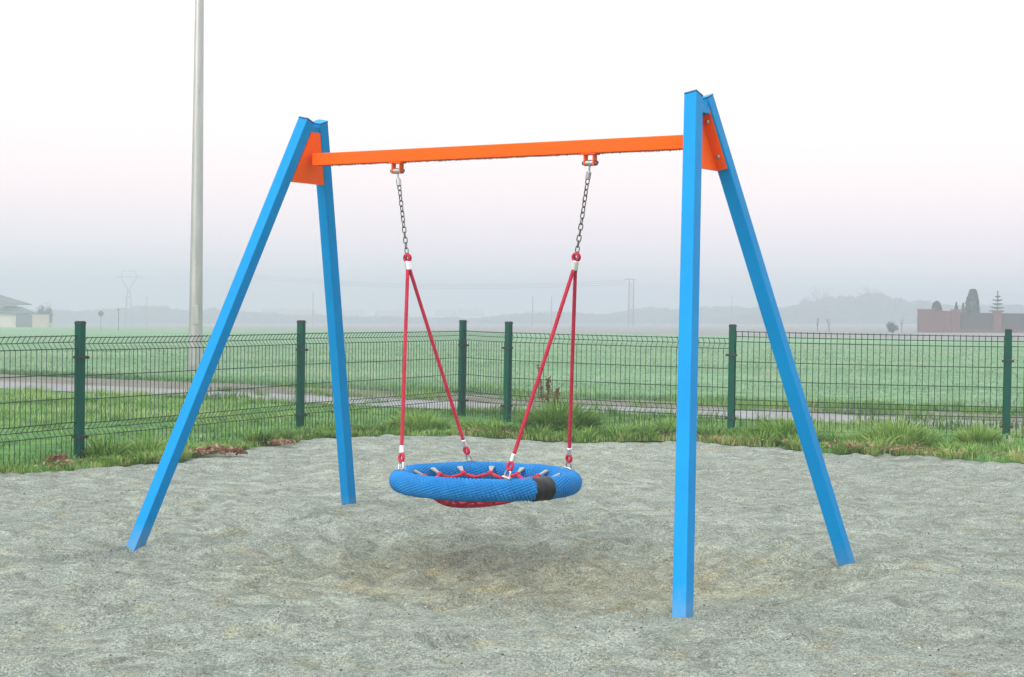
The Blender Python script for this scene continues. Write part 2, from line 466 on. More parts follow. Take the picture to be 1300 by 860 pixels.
# ------------------------------------------------------------------ grass
def blades(name, x, y, z, hgt, wid, m, tone, lean=.35, label=None, curl=.5, parent=None):
    n = len(x)
    th = rng.uniform(0, 2 * PI, n); ph = rng.uniform(0, 2 * PI, n)
    dx, dy = np.cos(th) * wid / 2, np.sin(th) * wid / 2
    lx, ly = np.cos(ph), np.sin(ph)
    ln = np.abs(rng.normal(0, lean, n)) * hgt
    hz = hgt * np.sqrt(np.maximum(.15, 1 - np.minimum(.9, (ln / hgt) ** 2)))
    P = np.zeros((n, 5, 3))
    b = np.stack([x, y, z], -1)
    mid = b + np.stack([lx * ln * .35, ly * ln * .35, hz * .6], -1)
    tip = b + np.stack([lx * ln * (1 + curl * .3), ly * ln * (1 + curl * .3), hz * (1 - .12 * curl * (ln / hgt))], -1)
    d = np.stack([dx, dy, 0 * dx], -1)
    P[:, 0] = b - d; P[:, 1] = b + d; P[:, 2] = mid + d * .75; P[:, 3] = mid - d * .75; P[:, 4] = tip
    base = np.arange(n)[:, None] * 5
    q = np.concatenate([base + [0, 1, 2], base + [0, 2, 3], base + [3, 2, 4]], 0)
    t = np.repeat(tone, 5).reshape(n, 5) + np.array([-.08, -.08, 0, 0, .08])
    o = fast_mesh(name, P.reshape(-1, 3), q, m, parent, shade=np.clip(t, 0, 1).ravel())
    if label: tag(o, label, 'grass', kind='stuff')
    return o
def gz(x, y): return T(x, y) - .02

# fence line (also used for the fence itself)
POSTS = [(-5.02, 9.62), (-3.412, 13.067), (-2.04, 16.0), (-.56, 18.83), (-.037, 17.92), (2.20, 16.5), (4.77, 15.9), (7.34, 15.3)]
def fence_dist(x, y):
    best = np.full(x.shape, 9e9)
    for (a, b), (c, d) in zip(POSTS[:-1], POSTS[1:]):
        vx, vy = c - a, d - b; t = np.clip(((x - a) * vx + (y - b) * vy) / (vx * vx + vy * vy), 0, 1)
        best = np.minimum(best, np.hypot(x - a - t * vx, y - b - t * vy))
    return best
# 1. tall ragged grass hugging the fence, grown as arching tufts
def arcs(name, x, y, z, hgt, wid, azi, lean, m, tone, label=None, parent=None):
    """longer blades that bow over towards azimuth azi"""
    n = len(x); K = 4
    P = np.zeros((n, 2 * K + 1, 3)); th = azi + PI / 2 + rng.normal(0, .5, n)
    d = np.stack([np.cos(th), np.sin(th), 0 * th], -1) * wid[:, None] / 2
    b = np.stack([x, y, z], -1)
    for k in range(K + 1):
        s_ = k / K
        out_ = lean * hgt * s_ ** 2.0; rise = hgt * (s_ - .42 * lean * s_ ** 3)
        c = b + np.stack([np.cos(azi) * out_, np.sin(azi) * out_, rise], -1)
        if k < K:
            w_ = (1, .95, .8, .5)[k]; P[:, 2 * k] = c - d * w_; P[:, 2 * k + 1] = c + d * w_
        else: P[:, 2 * K] = c
    base = np.arange(n)[:, None] * (2 * K + 1)
    q = []
    for k in range(K - 1): q += [base + [2 * k, 2 * k + 1, 2 * k + 3], base + [2 * k, 2 * k + 3, 2 * k + 2]]
    q.append(base + [2 * K - 2, 2 * K - 1, 2 * K])
    t = np.repeat(tone, 2 * K + 1)
    o = fast_mesh(name, P.reshape(-1, 3), np.concatenate(q, 0), m, parent, shade=np.clip(t, 0, 1))
    if label: tag(o, label, 'grass', kind='stuff')
    return o
def tuft_field(tx, ty, tr, th_, tn, tt):
    X, Y, H, AZ, LE, TO = [], [], [], [], [], []
    for cx_, cy_, r, h_, n_, t0 in zip(tx, ty, tr, th_, tn, tt):
        a = rng.uniform(0, 2 * PI, n_); q = r * np.sqrt(rng.uniform(0, 1, n_))
        X.append(cx_ + q * np.cos(a)); Y.append(cy_ + q * np.sin(a))
        H.append(h_ * rng.uniform(.45, 1.1, n_)); AZ.append(a + rng.normal(0, .5, n_))
        LE.append(np.clip(.25 + .75 * q / r + rng.normal(0, .2, n_), .05, 1.25)); TO.append(t0 + rng.normal(0, .13, n_))
    return [np.concatenate(v) for v in (X, Y, H, AZ, LE, TO)]
N_ = 900
tx = rng.uniform(-7, 7.6, N_); te = edge(tx); ty = te + np.abs(rng.normal(0, .42, N_)) - .02
fdist = fence_dist(tx, ty); lf = smooth01((-2.3 - tx) / .8)
keep_ = (rng.uniform(0, 1, N_) < np.exp(-(fdist / .8) ** 2) + .35 * (1 - lf)) & (rng.uniform(0, 1, N_) < 1 - .45 * lf) & (ND[0] * tx + ND[1] * ty < 17.1)
keep_ &= rng.uniform(0, 1, N_) < np.clip(.75 + .9 * fbm(tx, ty, 1.1, 2, 88), .1, 1)
tx, ty, te, lf = tx[keep_], ty[keep_], te[keep_], lf[keep_]
big = np.clip(.5 + fbm(tx, ty, 1.4, 2, 90), .1, 1)
thh = (.09 + .20 * big * rng.uniform(.5, 1.1, len(tx))) * (1 - .45 * lf) * np.where(ty - te < .12, .7, 1)
tt_ = np.clip(.42 + .28 * fbm(tx, ty, .9, 2, 91) + rng.normal(0, .10, len(tx)) + .30 * (ty - te < .12) * (rng.uniform(0, 1, len(tx)) < .5), .05, 1)
x, y, h, az, le, to = tuft_field(tx, ty, rng.uniform(.04, .11, len(tx)), thh, rng.integers(35, 90, len(tx)), tt_)
arcs('verge_grass', x, y, gz(x, y), h, rng.uniform(.007, .013, len(x)), az, le, M['verge'], to,
     'ragged arching green grass growing along the foot of the mesh fence')
# short brownish undergrowth at the edge of the sand
n = 60000
x = rng.uniform(-7, 7.5, n); e = edge(x); y = e + np.abs(rng.normal(0, .35, n)) - .05
ok = rng.uniform(0, 1, n) < np.clip(.5 + 1.2 * fbm(x, y, .35, 3, 31), .05, 1)
x, y, e = x[ok], y[ok], e[ok]
h = np.clip(rng.normal(.055, .02, len(x)), .02, .11)
to = np.clip(.40 + .3 * fbm(x, y, .8, 2, 33) + rng.normal(0, .16, len(x)) + .5 * (rng.uniform(0, 1, len(x)) < .35 * np.exp(-((y - e) / .2) ** 2)), 0, 1)
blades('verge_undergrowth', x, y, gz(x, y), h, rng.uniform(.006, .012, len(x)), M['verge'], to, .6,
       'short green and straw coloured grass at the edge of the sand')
# 2. lawn between fence and path
n = 260000
x = rng.uniform(-10, 8, n); y = rng.uniform(10, 24, n)
nn_ = ND[0] * x + ND[1] * y
cl = fbm(x, y, .5, 3, 41); c2 = fbm(x, y, 1.8, 3, 42)
ok = (y > edge(x) + .15) & (nn_ < 17.35 + .5 * cl) & (np.abs(x) < .36 * y) & (rng.uniform(0, 1, n) < np.clip(.75 + cl, .25, 1))
x, y, cl, c2 = x[ok], y[ok], cl[ok], c2[ok]
h = np.clip(.06 + .05 * cl + .03 * c2 + rng.normal(0, .015, len(x)), .02, .16)
tone = np.clip(.44 + .38 * c2 + .45 * fbm(x, y, .22, 2, 45) + .2 * cl + rng.normal(0, .18, len(x)), 0, 1)
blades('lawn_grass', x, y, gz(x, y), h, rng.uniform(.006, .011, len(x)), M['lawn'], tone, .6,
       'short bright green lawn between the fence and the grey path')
# 3. clumps on the dirt verge and path edge
n = 130000
t = rng.uniform(-14, 16, n); q = rng.uniform(16.95, 21.4, n)
x = ND[0] * q + TD[0] * t; y = ND[1] * q + TD[1] * t
cl = fbm(x, y, .55, 3, 51)
pr = np.where((q > 17.3) & (q < 18.7), np.clip((cl - .20) * 3, 0, .7), np.clip((cl + .15) * 2.2, .05, 1))
ok = rng.uniform(0, 1, n) < pr
x, y, cl = x[ok], y[ok], cl[ok]
h = np.clip(.05 + .12 * cl + rng.normal(0, .02, len(x)), .02, .2)
tone = np.clip(.40 + .3 * fbm(x, y, 1.0, 2, 52) + rng.normal(0, .15, len(x)), 0, 1)
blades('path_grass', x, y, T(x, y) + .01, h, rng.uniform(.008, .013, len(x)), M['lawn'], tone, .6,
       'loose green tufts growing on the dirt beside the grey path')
# 4. dewy field beyond the path
n = 330000
q = 20.4 + 44.5 * rng.uniform(0, 1, n) ** 1.9; t = rng.uniform(-32, 34, n)
x = ND[0] * q + TD[0] * t; y = ND[1] * q + TD[1] * t
cl = fbm(x, y, .9, 3, 71); c2 = fbm(x, y, 4, 3, 72)
ok = (np.abs(x) < .37 * y) & (rng.uniform(0, 1, n) < np.clip(.8 + .8 * cl, .15, 1))
x, y, cl, c2, q = x[ok], y[ok], cl[ok], c2[ok], q[ok]
edge_t = np.exp(-((q - 20.7) / .5) ** 2)
h = np.clip(.06 + .05 * cl + .05 * edge_t + rng.normal(0, .015, len(x)), .02, .2)
tone = np.clip(.58 + .25 * c2 + .25 * fbm(x * .4, y * 1.6, 3.5, 3, 75) + .30 * cl - .45 * edge_t + rng.normal(0, .16, len(x)), 0, 1)
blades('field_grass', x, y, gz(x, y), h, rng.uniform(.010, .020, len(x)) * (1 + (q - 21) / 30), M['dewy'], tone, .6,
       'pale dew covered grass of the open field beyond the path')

# single tall tussocks one can count
def tussock(px, py, rad, hh, n, label, m='verge', tn=.45):
    root = thing('grass_tussock', (px, py, Tz(px, py)), label, 'grass tussock')
    r = rad * np.sqrt(rng.uniform(0, 1, n)); a = rng.uniform(0, 2 * PI, n)
    h = hh * (1 - .45 * (r / rad) ** 2) * rng.uniform(.5, 1.1, n)
    arcs('blade_mass', r * np.cos(a), r * np.sin(a) * .8, np.full(n, -.02), h, rng.uniform(.009, .016, n), a + rng.normal(0, .6, n),
         np.clip(.2 + .8 * r / rad + rng.normal(0, .2, n), .05, 1.2), M[m], np.clip(rng.normal(tn, .15, n), 0, 1), parent=root)
tussock(.50, 16.6, .36, .46, 1500, 'big rounded dark green tussock behind the red ropes by the fence', tn=.38)
tussock(-3.22, 13.15, .16, .30, 260, 'tall thin grass tuft just right of the leftmost fence post')
tussock(-2.95, 13.45, .20, .26, 320, 'brownish grass tuft left of the front left swing leg', tn=.6)
tussock(3.55, 15.1, .36, .33, 1000, 'wide bright green tussock at the fence foot right of the blue swing legs', tn=.55)
tussock(4.35, 15.4, .20, .28, 380, 'smaller bushy tussock just left of the rightmost green fence post', tn=.58)
tussock(1.60, 16.35, .24, .18, 700, 'low pale green tuft beside the front right swing leg', tn=.55)
tussock(2.55, 15.5, .28, .30, 700, 'grass tuft at the foot of the second fence post from the right')
tussock(-.95, 16.7, .30, .28, 700, 'thick brownish green tuft behind the left end of the basket', tn=.6)

# stalks of a dry dock plant
def dock(px, py, hh, label):
    root = thing('dry_dock_plant', (px, py, Tz(px, py)), label, 'plant')
    for k in range(3):
        b = MB(); dx = (k - 1) * .035; top = hh * (1, .8, .6)[k]
        pts = [(dx * (1 + 2 * s), .01 * k, top * s) for s in np.linspace(0, 1, 6)]
        b.tube(pts, .006, 5)
        b.build('stem', M['litter'], root)
        nn = 90; s = rng.uniform(.45, 1, nn)
        V = []; Fc = []
        for i in range(nn):
            c = np.array([dx * (1 + 2 * s[i]), .01 * k, top * s[i]]) + rng.normal(0, .011, 3)
            e = rng.normal(0, .017, (3, 3)); V.extend(c + e); Fc.append((3 * i, 3 * i + 1, 3 * i + 2))
        fast_mesh('seed_head', np.array(V), np.array(Fc), M['litter'], root, shade=np.repeat(rng.uniform(0, .4, nn), 3))
dock(.40, 17.9, .60, 'reddish brown dry dock stalks standing behind the big tussock')

# leaf litter
def leaf_mesh(name, x, y, z, size, m, parent=None, tone=None, flat=.45):
    n = len(x)
    a = rng.normal(0, 1, (n, 3)); a[:, 2] *= flat; a /= np.linalg.norm(a, axis=1)[:, None]
    b = rng.normal(0, 1, (n, 3)); b[:, 2] *= flat; b -= a * (a * b).sum(1)[:, None]; b /= np.linalg.norm(b, axis=1)[:, None]
    c = np.stack([x, y, z], -1); s = size[:, None]
    up_ = np.cross(a, b)
    P = np.stack([c - a * s, c + b * s * .55 + up_ * s * .15, c + a * s, c - b * s * .55 + up_ * s * .15], 1)
    f = np.arange(4 * n).reshape(n, 4)
    tone = rng.uniform(0, 1, n) if tone is None else tone
    return fast_mesh(name, P.reshape(-1, 3), f, m, parent, shade=np.repeat(tone, 4))
n = 3600
x = rng.uniform(-6, 7, n); x = x[rng.uniform(0, 1, n) < np.clip(fbm(x, x * 0, .8, 3, 99) * 2 - .15, .02, 1)]; n = len(x); y = edge(x) + rng.normal(.02, .12, n)
o = leaf_mesh('leaf_litter', x, y, T(x, y) + .03 + rng.uniform(0, .03, n), rng.uniform(.008, .022, n), M['litter'])
tag(o, 'thin scatter of dry brown leaves along the edge of the grass', 'leaf litter', kind='stuff')
n = 420
x = rng.uniform(-6, 6, n); y = rng.uniform(5, 15.5, n)
zz = np.array([sand_z(a, b) for a, b in zip(x, y)])
ok = y < edge(x)
o = leaf_mesh('sand_debris', x[ok], y[ok], zz[ok] + .006, rng.uniform(.004, .011, int(ok.sum())), M['litter'])
tag(o, 'tiny brown leaf fragments strewn over the grey sand', 'debris', kind='stuff')
n = 16000
x = rng.uniform(-5, 5, n); y = 4.6 + 10.5 * rng.uniform(0, 1, n) ** 1.5
ok = (y < edge(x)) & (np.abs(x) < .36 * y); x, y = x[ok], y[ok]
zz = np.array([sand_z(a, b) for a, b in zip(x, y)])
k = len(x); r = np.minimum(rng.gamma(2.5, .0009, k) + .0012, .0065)
oc = np.array([(1, 0, 0), (0, 1, 0), (-1, 0, 0), (0, -1, 0), (0, 0, .7), (0, 0, -.7)], float)
P = oc[None] * r[:, None, None] * rng.uniform(.6, 1.3, (k, 6, 1)) + np.stack([x, y, zz + r * .3], -1)[:, None]
Fq = np.array([(0, 1, 4), (1, 2, 4), (2, 3, 4), (3, 0, 4), (1, 0, 5), (2, 1, 5), (3, 2, 5), (0, 3, 5)])
pm = Nodes('mixed_pebbles'); pa = pm.n('ShaderNodeAttribute'); pa.attribute_name = 'tone'
pm.out(pm.ramp(pa.outputs['Fac'], [(0, (.05, .055, .055)), (.3, (.14, .15, .145)), (.6, (.30, .31, .28)), (.8, (.42, .38, .30)), (1, (.60, .60, .56))]), .85, spec=.2)
o = fast_mesh('pebbles', P.reshape(-1, 3), (np.arange(k)[:, None, None] * 6 + Fq[None]).reshape(-1, 3), pm.m, shade=np.repeat(rng.uniform(0, 1, k), 6))
tag(o, 'small loose grey and brown pebbles lying on the sand', 'pebbles', kind='stuff')
def leaf_pile(px, py, rx, ry, hh, n, label):
    root = thing('leaf_pile', (px, py, Tz(px, py) + .01), label, 'leaf pile', 'heaps of dry leaves by the fence')
    r = np.sqrt(rng.uniform(0, 1, n)); a = rng.uniform(0, 2 * PI, n)
    leaf_mesh('leaves', rx * r * np.cos(a), ry * r * np.sin(a), hh * (1 - r ** 2) * rng.uniform(.3, 1, n) + .01, rng.uniform(.015, .035, n), M['litter'], root)
leaf_pile(-2.40, 13.55, .24, .10, .06, 260, 'brown heap of dry leaves right behind the front left swing leg')
leaf_pile(-3.45, 12.62, .10, .07, .05, 110, 'small reddish leaf heap at the base of the leftmost fence post')
leaf_pile(-2.00, 14.55, .12, .08, .04, 110, 'little leaf heap in the grass left of the second fence post from the left')

# ------------------------------------------------------------------ mesh fence
fence = thing('mesh_fence', (-.037, 17.92, 0), 'dark green welded wire mesh fence with square posts around the sand', 'fence')
FO = np.array([-.037, 17.92, 0])
def wire_panel(p0, p1, zt, first):
    """welded panel with a V fold near the top and bottom, local to the fence root"""
    p0 = np.array([*p0, 0.]) - FO; p1 = np.array([*p1, 0.]) - FO
    d = p1 - p0; L = np.linalg.norm(d); d /= L; nrm = np.array([-d[1], d[0], 0])
    a, b = .035, L - .035
    n = int(round((b - a) / .058))
    prof = [(0, 1.0), (.042, .95), (0, .90), (0, .32), (.042, .27), (0, .22), (0, .02)]
    horiz = [(0, 1.0), (.042, .95), (0, .90), (0, .70), (0, .51), (0, .32), (.042, .27), (0, .22), (0, .03)]
    z0 = zt - 1.0
    mb = MB()
    wob = rng.normal(0, .002, n + 1)
    for i in range(n + 1):
        s = a + (b - a) * i / n + wob[i]
        pts = [p0 + d * s + nrm * o + np.array([0, 0, z + z0]) for o, z in prof]
        pts[0] = pts[0] + np.array([0, 0, .006])
        mb.tube(pts, .0034, 4)
    for o, z in horiz:
        ss = np.linspace(a, b, 9)
        pts = [p0 + d * s + nrm * (o + .0045) + np.array([0, 0, z + z0 - .004 * math.sin(PI * s / L)]) for s in ss]
        mb.tube(pts, .0038, 4)
    return mb.build('wire_panel', M['green_wire'], fence)
PT = [.97, .955, .96, .965, .965, 1.035, 1.04]
for i, (a, b) in enumerate(zip(POSTS[:-1], POSTS[1:])):
    wire_panel(a, b, PT[i], i == 0)
PH = [1.06, 1.06, 1.06, 1.06, 1.06, 1.08, 1.08, 1.08]
for i, (px, py) in enumerate(POSTS):
    j = min(max(i, 1), len(POSTS) - 2)
    dv = np.array(POSTS[j + 1]) - np.array(POSTS[j - 1]); an = math.atan2(dv[1], dv[0])
    R = np.array([[math.cos(an), -math.sin(an), 0], [math.sin(an), math.cos(an), 0], [0, 0, 1]])
    c = np.array([px, py, 0]) - FO
    off = R @ np.array([0, .0, 0])
    m = MB(); m.box(c + off + [0, 0, (PH[i] - .4) / 2], (.062, .062, PH[i] + .4), R)
    p = m.build('post', M['green_post'], fence, bevel=.004)
    m = MB(); m.box(c + off + [0, 0, PH[i] + .010], (.066, .066, .022), R); m.box(c + off + [0, 0, PH[i] + .0235], (.056, .056, .008), R)
    m.build('cap', M['black_cap'], p, bevel=.003)
    for z in (.80, .17):
        m = MB(); m.box(c + R @ np.array([0, -.034, 0]) + [0, 0, z], (.115, .012, .022), R)
        m.box(c + R @ np.array([0, .034, 0]) + [0, 0, z], (.075, .010, .020), R)
        for sx in (-.048, .048):
            m.tube([c + R @ np.array([sx, -.052, 0]) + [0, 0, z], c + R @ np.array([sx, -.02, 0]) + [0, 0, z]], .008, 8)
        m.build('clamp', M['black_cap'], p)

# ------------------------------------------------------------------ swing frame
YAW, CX, CY = -.5937, -.126, 8.4887
U = np.array([math.cos(YAW), math.sin(YAW), 0]); V_ = np.array([-math.sin(YAW), math.cos(YAW), 0]); C0 = np.array([CX, CY, 0])
L1, L2, W1, TT, HH, SW = 3.2318, 2.3915, 1.7338, .1125, 2.2594, .067
frame = thing('swing_frame', tuple(C0), 'tall blue steel A-frame swing stand with an orange crossbeam', 'swing frame')
def loc(v): return np.asarray(v) - C0
def side_axes(side):
    slant = np.array([0, 0, HH]) - U * side * (L1 - L2) / 2; slant /= np.linalg.norm(slant)
    nn = np.cross(V_, slant); nn *= np.sign(-side * (nn @ U))          # towards the middle of the swing
    return slant, nn
for side in (-1, 1):
    slant, nin = side_axes(side)
    for fr in (-1, 1):
        foot = C0 + U * side * L1 / 2 + V_ * fr * W1 / 2
        top = C0 + U * side * L2 / 2 + V_ * fr * TT / 2 + np.array([0, 0, HH])
        a = (top - foot) / np.linalg.norm(top - foot)
        q2 = np.cross(a, nin); q2 *= np.sign(q2 @ V_)
        bot = foot - a * .25
        def loop(c, s, b=0.0): return [c + nin * i * s / 2 + q2 * j * s / 2 for i, j in ((-1, -1), (1, -1), (1, 1), (-1, 1))]
        m = MB(); m.hexa([loc(v) for v in loop(bot, SW)], [loc(v) for v in loop(top, SW)])
        leg = m.build('leg', M['leg_blue'], frame, bevel=.005)
        m = MB(); m.hexa([loc(v) for v in loop(top + a * .0005, SW * .985)], [loc(v) for v in loop(top + a * .0035, SW * .985)])
        m.build('seal', M['gasket'], leg)
        m = MB(); m.hexa([loc(v) for v in loop(top + a * .0035, SW * 1.01)], [loc(v) for v in loop(top + a * .0095, SW * 1.01)])
        m.build('end_cap', M['blue'], leg, bevel=.002)
    # short blue piece joining the two legs at the top
    c = C0 + U * side * L2 / 2 + np.array([0, 0, HH])
    m = MB()
    ctr = c - slant * .055
    R = np.stack([nin, V_, slant], 1)
    m.box(loc(ctr), (SW * .72, TT * .9, .055), R)
    m.build('spacer', M['blue'], frame)
    # orange gusset plate with bolted flanges
    def pt(v, z, off):
        s = (z - HH) / slant[2]
        return c + slant * s + V_ * v + nin * off
    o1 = SW / 2 - .006; th = .006
    outl = [(-.1365, 1.925), (.1365, 1.925), (.0365, 2.205), (-.0365, 2.205)]
    m = MB()
    m.hexa([loc(pt(v, z, o1)) for v, z in outl], [loc(pt(v, z, o1 + th)) for v, z in outl])
    plate = m.build('gusset_plate', M['orange'], frame, bevel=.0015)
    for fr in (-1, 1):
        # flange runs outward along the inner face of each leg
        e = [(fr * .1365, 1.925), (fr * .0365, 2.205)]
        m = MB()
        A = [pt(e[0][0], e[0][1], o1), pt(e[1][0], e[1][1], o1)]
        B = [pt(e[0][0], e[0][1], o1 - .052), pt(e[1][0], e[1][1], o1 - .052)]
        tw = -fr * V_ * .005
        quad = [A[0], A[1], B[1], B[0]]
        m.hexa([loc(v) for v in quad], [loc(v + tw) for v in quad])
        m.build('flange', M['orange'], plate)
        for s in (.22, .80):
            p = A[0] * (1 - s) + A[1] * s; p = p - nin * .026
            q = (A[1] - A[0]); q /= np.linalg.norm(q); nb = np.cross(q, nin); nb *= np.sign(nb @ V_) * (-fr)
            m = MB(); m.tube([loc(p + nb * .004), loc(p + nb * .009), loc(p + nb * .0135)], [.011, .010, .004], 12)
            m.build('bolt', M['steel'], plate, smooth=False)
BZ, BH, BL, BW = 2.049, .067, 2.352, .058
def bpt(u, v, z): return U * u + V_ * v + np.array([0, 0, z])
m = MB()
hl = BL / 2
m.hexa([bpt(-hl, -BW / 2, BZ - BH / 2), bpt(hl, -BW / 2, BZ - BH / 2), bpt(hl, BW / 2, BZ - BH / 2), bpt(-hl, BW / 2, BZ - BH / 2)],
       [bpt(-hl, -BW / 2, BZ + BH / 2), bpt(hl, -BW / 2, BZ + BH / 2), bpt(hl, BW / 2, BZ + BH / 2), bpt(-hl, BW / 2, BZ + BH / 2)])
beam = m.build('crossbeam', M['orange'], frame, bevel=.005)
dn = Nodes('dew_drops'); dn.p.inputs['Transmission Weight'].default_value = .6; dn.out((.40, .12, .05), .12)
m = MB()
u_ = -hl + .05
while u_ < hl - .05:
    r = random.uniform(.003, .0052)
    m.tube([bpt(u_, -BW / 2 + .006 + random.uniform(0, .01), BZ - BH / 2 + .001), bpt(u_, -BW / 2 + .008, BZ - BH / 2 - r), bpt(u_, -BW / 2 + .008, BZ - BH / 2 - 2 * r)], [r * 1.1, r, r * .3], 6)
    u_ += random.uniform(.011, .022)
m.build('dew_drops', dn.m, beam, smooth=True)
HU = .600
for s in (-1, 1):
    u0 = s * HU; zb = BZ - BH / 2
    m = MB()
    m.box(U * u0 + [0, 0, zb - .003], (.085, .05, .006), np.stack([U, V_, [0, 0, 1]], 1))
    for k in (-1, 1):
        m.box(U * (u0 + k * .026) + [0, 0, zb - .032], (.007, .034, .056), np.stack([U, V_, [0, 0, 1]], 1))
    br = m.build('hanger_bracket', M['orange'], frame, bevel=.001)
    m = MB(); zc = zb - .046
    m.tube([U * (u0 - .021) + [0, 0, zc], U * (u0 + .021) + [0, 0, zc]], .0155, 18)
    m.build('bushing', M['steel'], br, smooth=False)
    m = MB()
    for k in (-1, 1):
        m.tube([U * (u0 + k * .030) + [0, 0, zc], U * (u0 + k * .043) + [0, 0, zc]], [.012, .010], 6)
    m.tube([U * (u0 - .03) + [0, 0, zc], U * (u0 + .03) + [0, 0, zc]], .006, 8)
    m.build('bolt', M['darksteel'], br)

# ------------------------------------------------------------------ basket swing hanging from it
RC = np.array([-.126, 8.565, .352]); RR, RT = .443, .0555
seat = thing('basket_swing', tuple(RC), 'round blue rope basket seat with red net hanging on red ropes and chains', 'basket swing')
def sl(v): return np.asarray(v) - RC
# rope wound ring
NA, NB = 2000, 176
a = np.arange(NA) * 2 * PI / NA; b = np.arange(NB) * 2 * PI / NB
A, B = np.meshgrid(a, b, indexing='ij')
wob = .25 * np.sin(9 * A) + .2 * np.sin(4 * B + 5 * A)
wrap = np.abs(np.sin(72 * A + 4 * B + wob)) ** .7
strand = np.abs(np.sin(34 * A - 12 * B + wob)) ** .7
rr = RT - .0080 + .0105 * (.35 * wrap + .65 * strand) * (.35 + .65 * wrap) + .0010 * np.sin(7 * A + 2) + .0008 * np.sin(23 * A)
x = (RR + rr * np.cos(B)) * np.cos(A); y = (RR + rr * np.cos(B)) * np.sin(A); z = rr * np.sin(B)
idx = np.arange(NA * NB).reshape(NA, NB)
i1 = np.roll(idx, -1, 0); 
f = np.stack([idx, i1, np.roll(i1, -1, 1), np.roll(idx, -1, 1)], -1).reshape(-1, 4)
ring = fast_mesh('rope_ring', np.stack([x, y, z], -1).reshape(-1, 3), f, M['blue_rope'], seat, smooth=True)
# black tape binding
m_a = np.radians(np.linspace(-58.5, -44.5, 60)); bb = np.arange(48) * 2 * PI / 48
A, B = np.meshgrid(m_a, bb, indexing='ij')
rt = RT + .0035 + .0016 * np.abs(np.sin((A - m_a[0]) * 34)) + .0006 * np.sin(5 * B + 30 * A)
end = np.minimum(1, np.minimum(np.arange(60), 59 - np.arange(60)) / 1.5)[:, None]
rt = rt - .006 * (1 - end)
x = (RR + rt * np.cos(B)) * np.cos(A); y = (RR + rt * np.cos(B)) * np.sin(A); z = rt * np.sin(B)
idx = np.arange(60 * 48).reshape(60, 48)
f = np.stack([idx[:-1], idx[1:], np.roll(idx[1:], -1, 1), np.roll(idx[:-1], -1, 1)], -1).reshape(-1, 4)
fast_mesh('tape_binding', np.stack([x, y, z], -1).reshape(-1, 3), f, M['tape'], ring, smooth=True)

def rope(mb, P, Q, r, turns_per_m=26, bow=0.0, k=6):
    """three-strand laid rope between two points"""
    P = np.array(P, float); Q = np.array(Q, float); L = np.linalg.norm(Q - P); d = (Q - P) / L
    a = np.cross(d, [0, 0, 1.0] if abs(d[2]) < .9 else [1.0, 0, 0]); a /= np.linalg.norm(a); b = np.cross(d, a)
    n = max(8, int(L * turns_per_m * 10))
    s = np.linspace(0, 1, n)
    base = P + (Q - P) * s[:, None] + np.array([0, 0, -1.0]) * (bow * 4 * s * (1 - s))[:, None]
    for q in range(3):
        th = s * L * turns_per_m * 2 * PI + q * 2 * PI / 3
        mb.tube(base + r * .5 * (np.cos(th)[:, None] * a + np.sin(th)[:, None] * b), r * .58, k)
def link(mb, c, d, nrm, ln=.034, wd=.020, r=.0032):
    """one oval chain link centred at c, long axis d, lying in the plane with normal nrm"""
    s = np.cross(d, nrm); s /= np.linalg.norm(s)
    pts = []
    for t in np.linspace(0, 2 * PI, 17)[:-1]:
        ct, st_ = math.cos(t), math.sin(t)
        pts.append(c + d * (ct * wd / 2 + (ln - wd) / 2 * (1 if ct > 0 else -1)) + s * st_ * wd / 2)
    pts.append(pts[0]); pts.append(pts[1])
    mb.tube(pts, r, 6, cap=False)

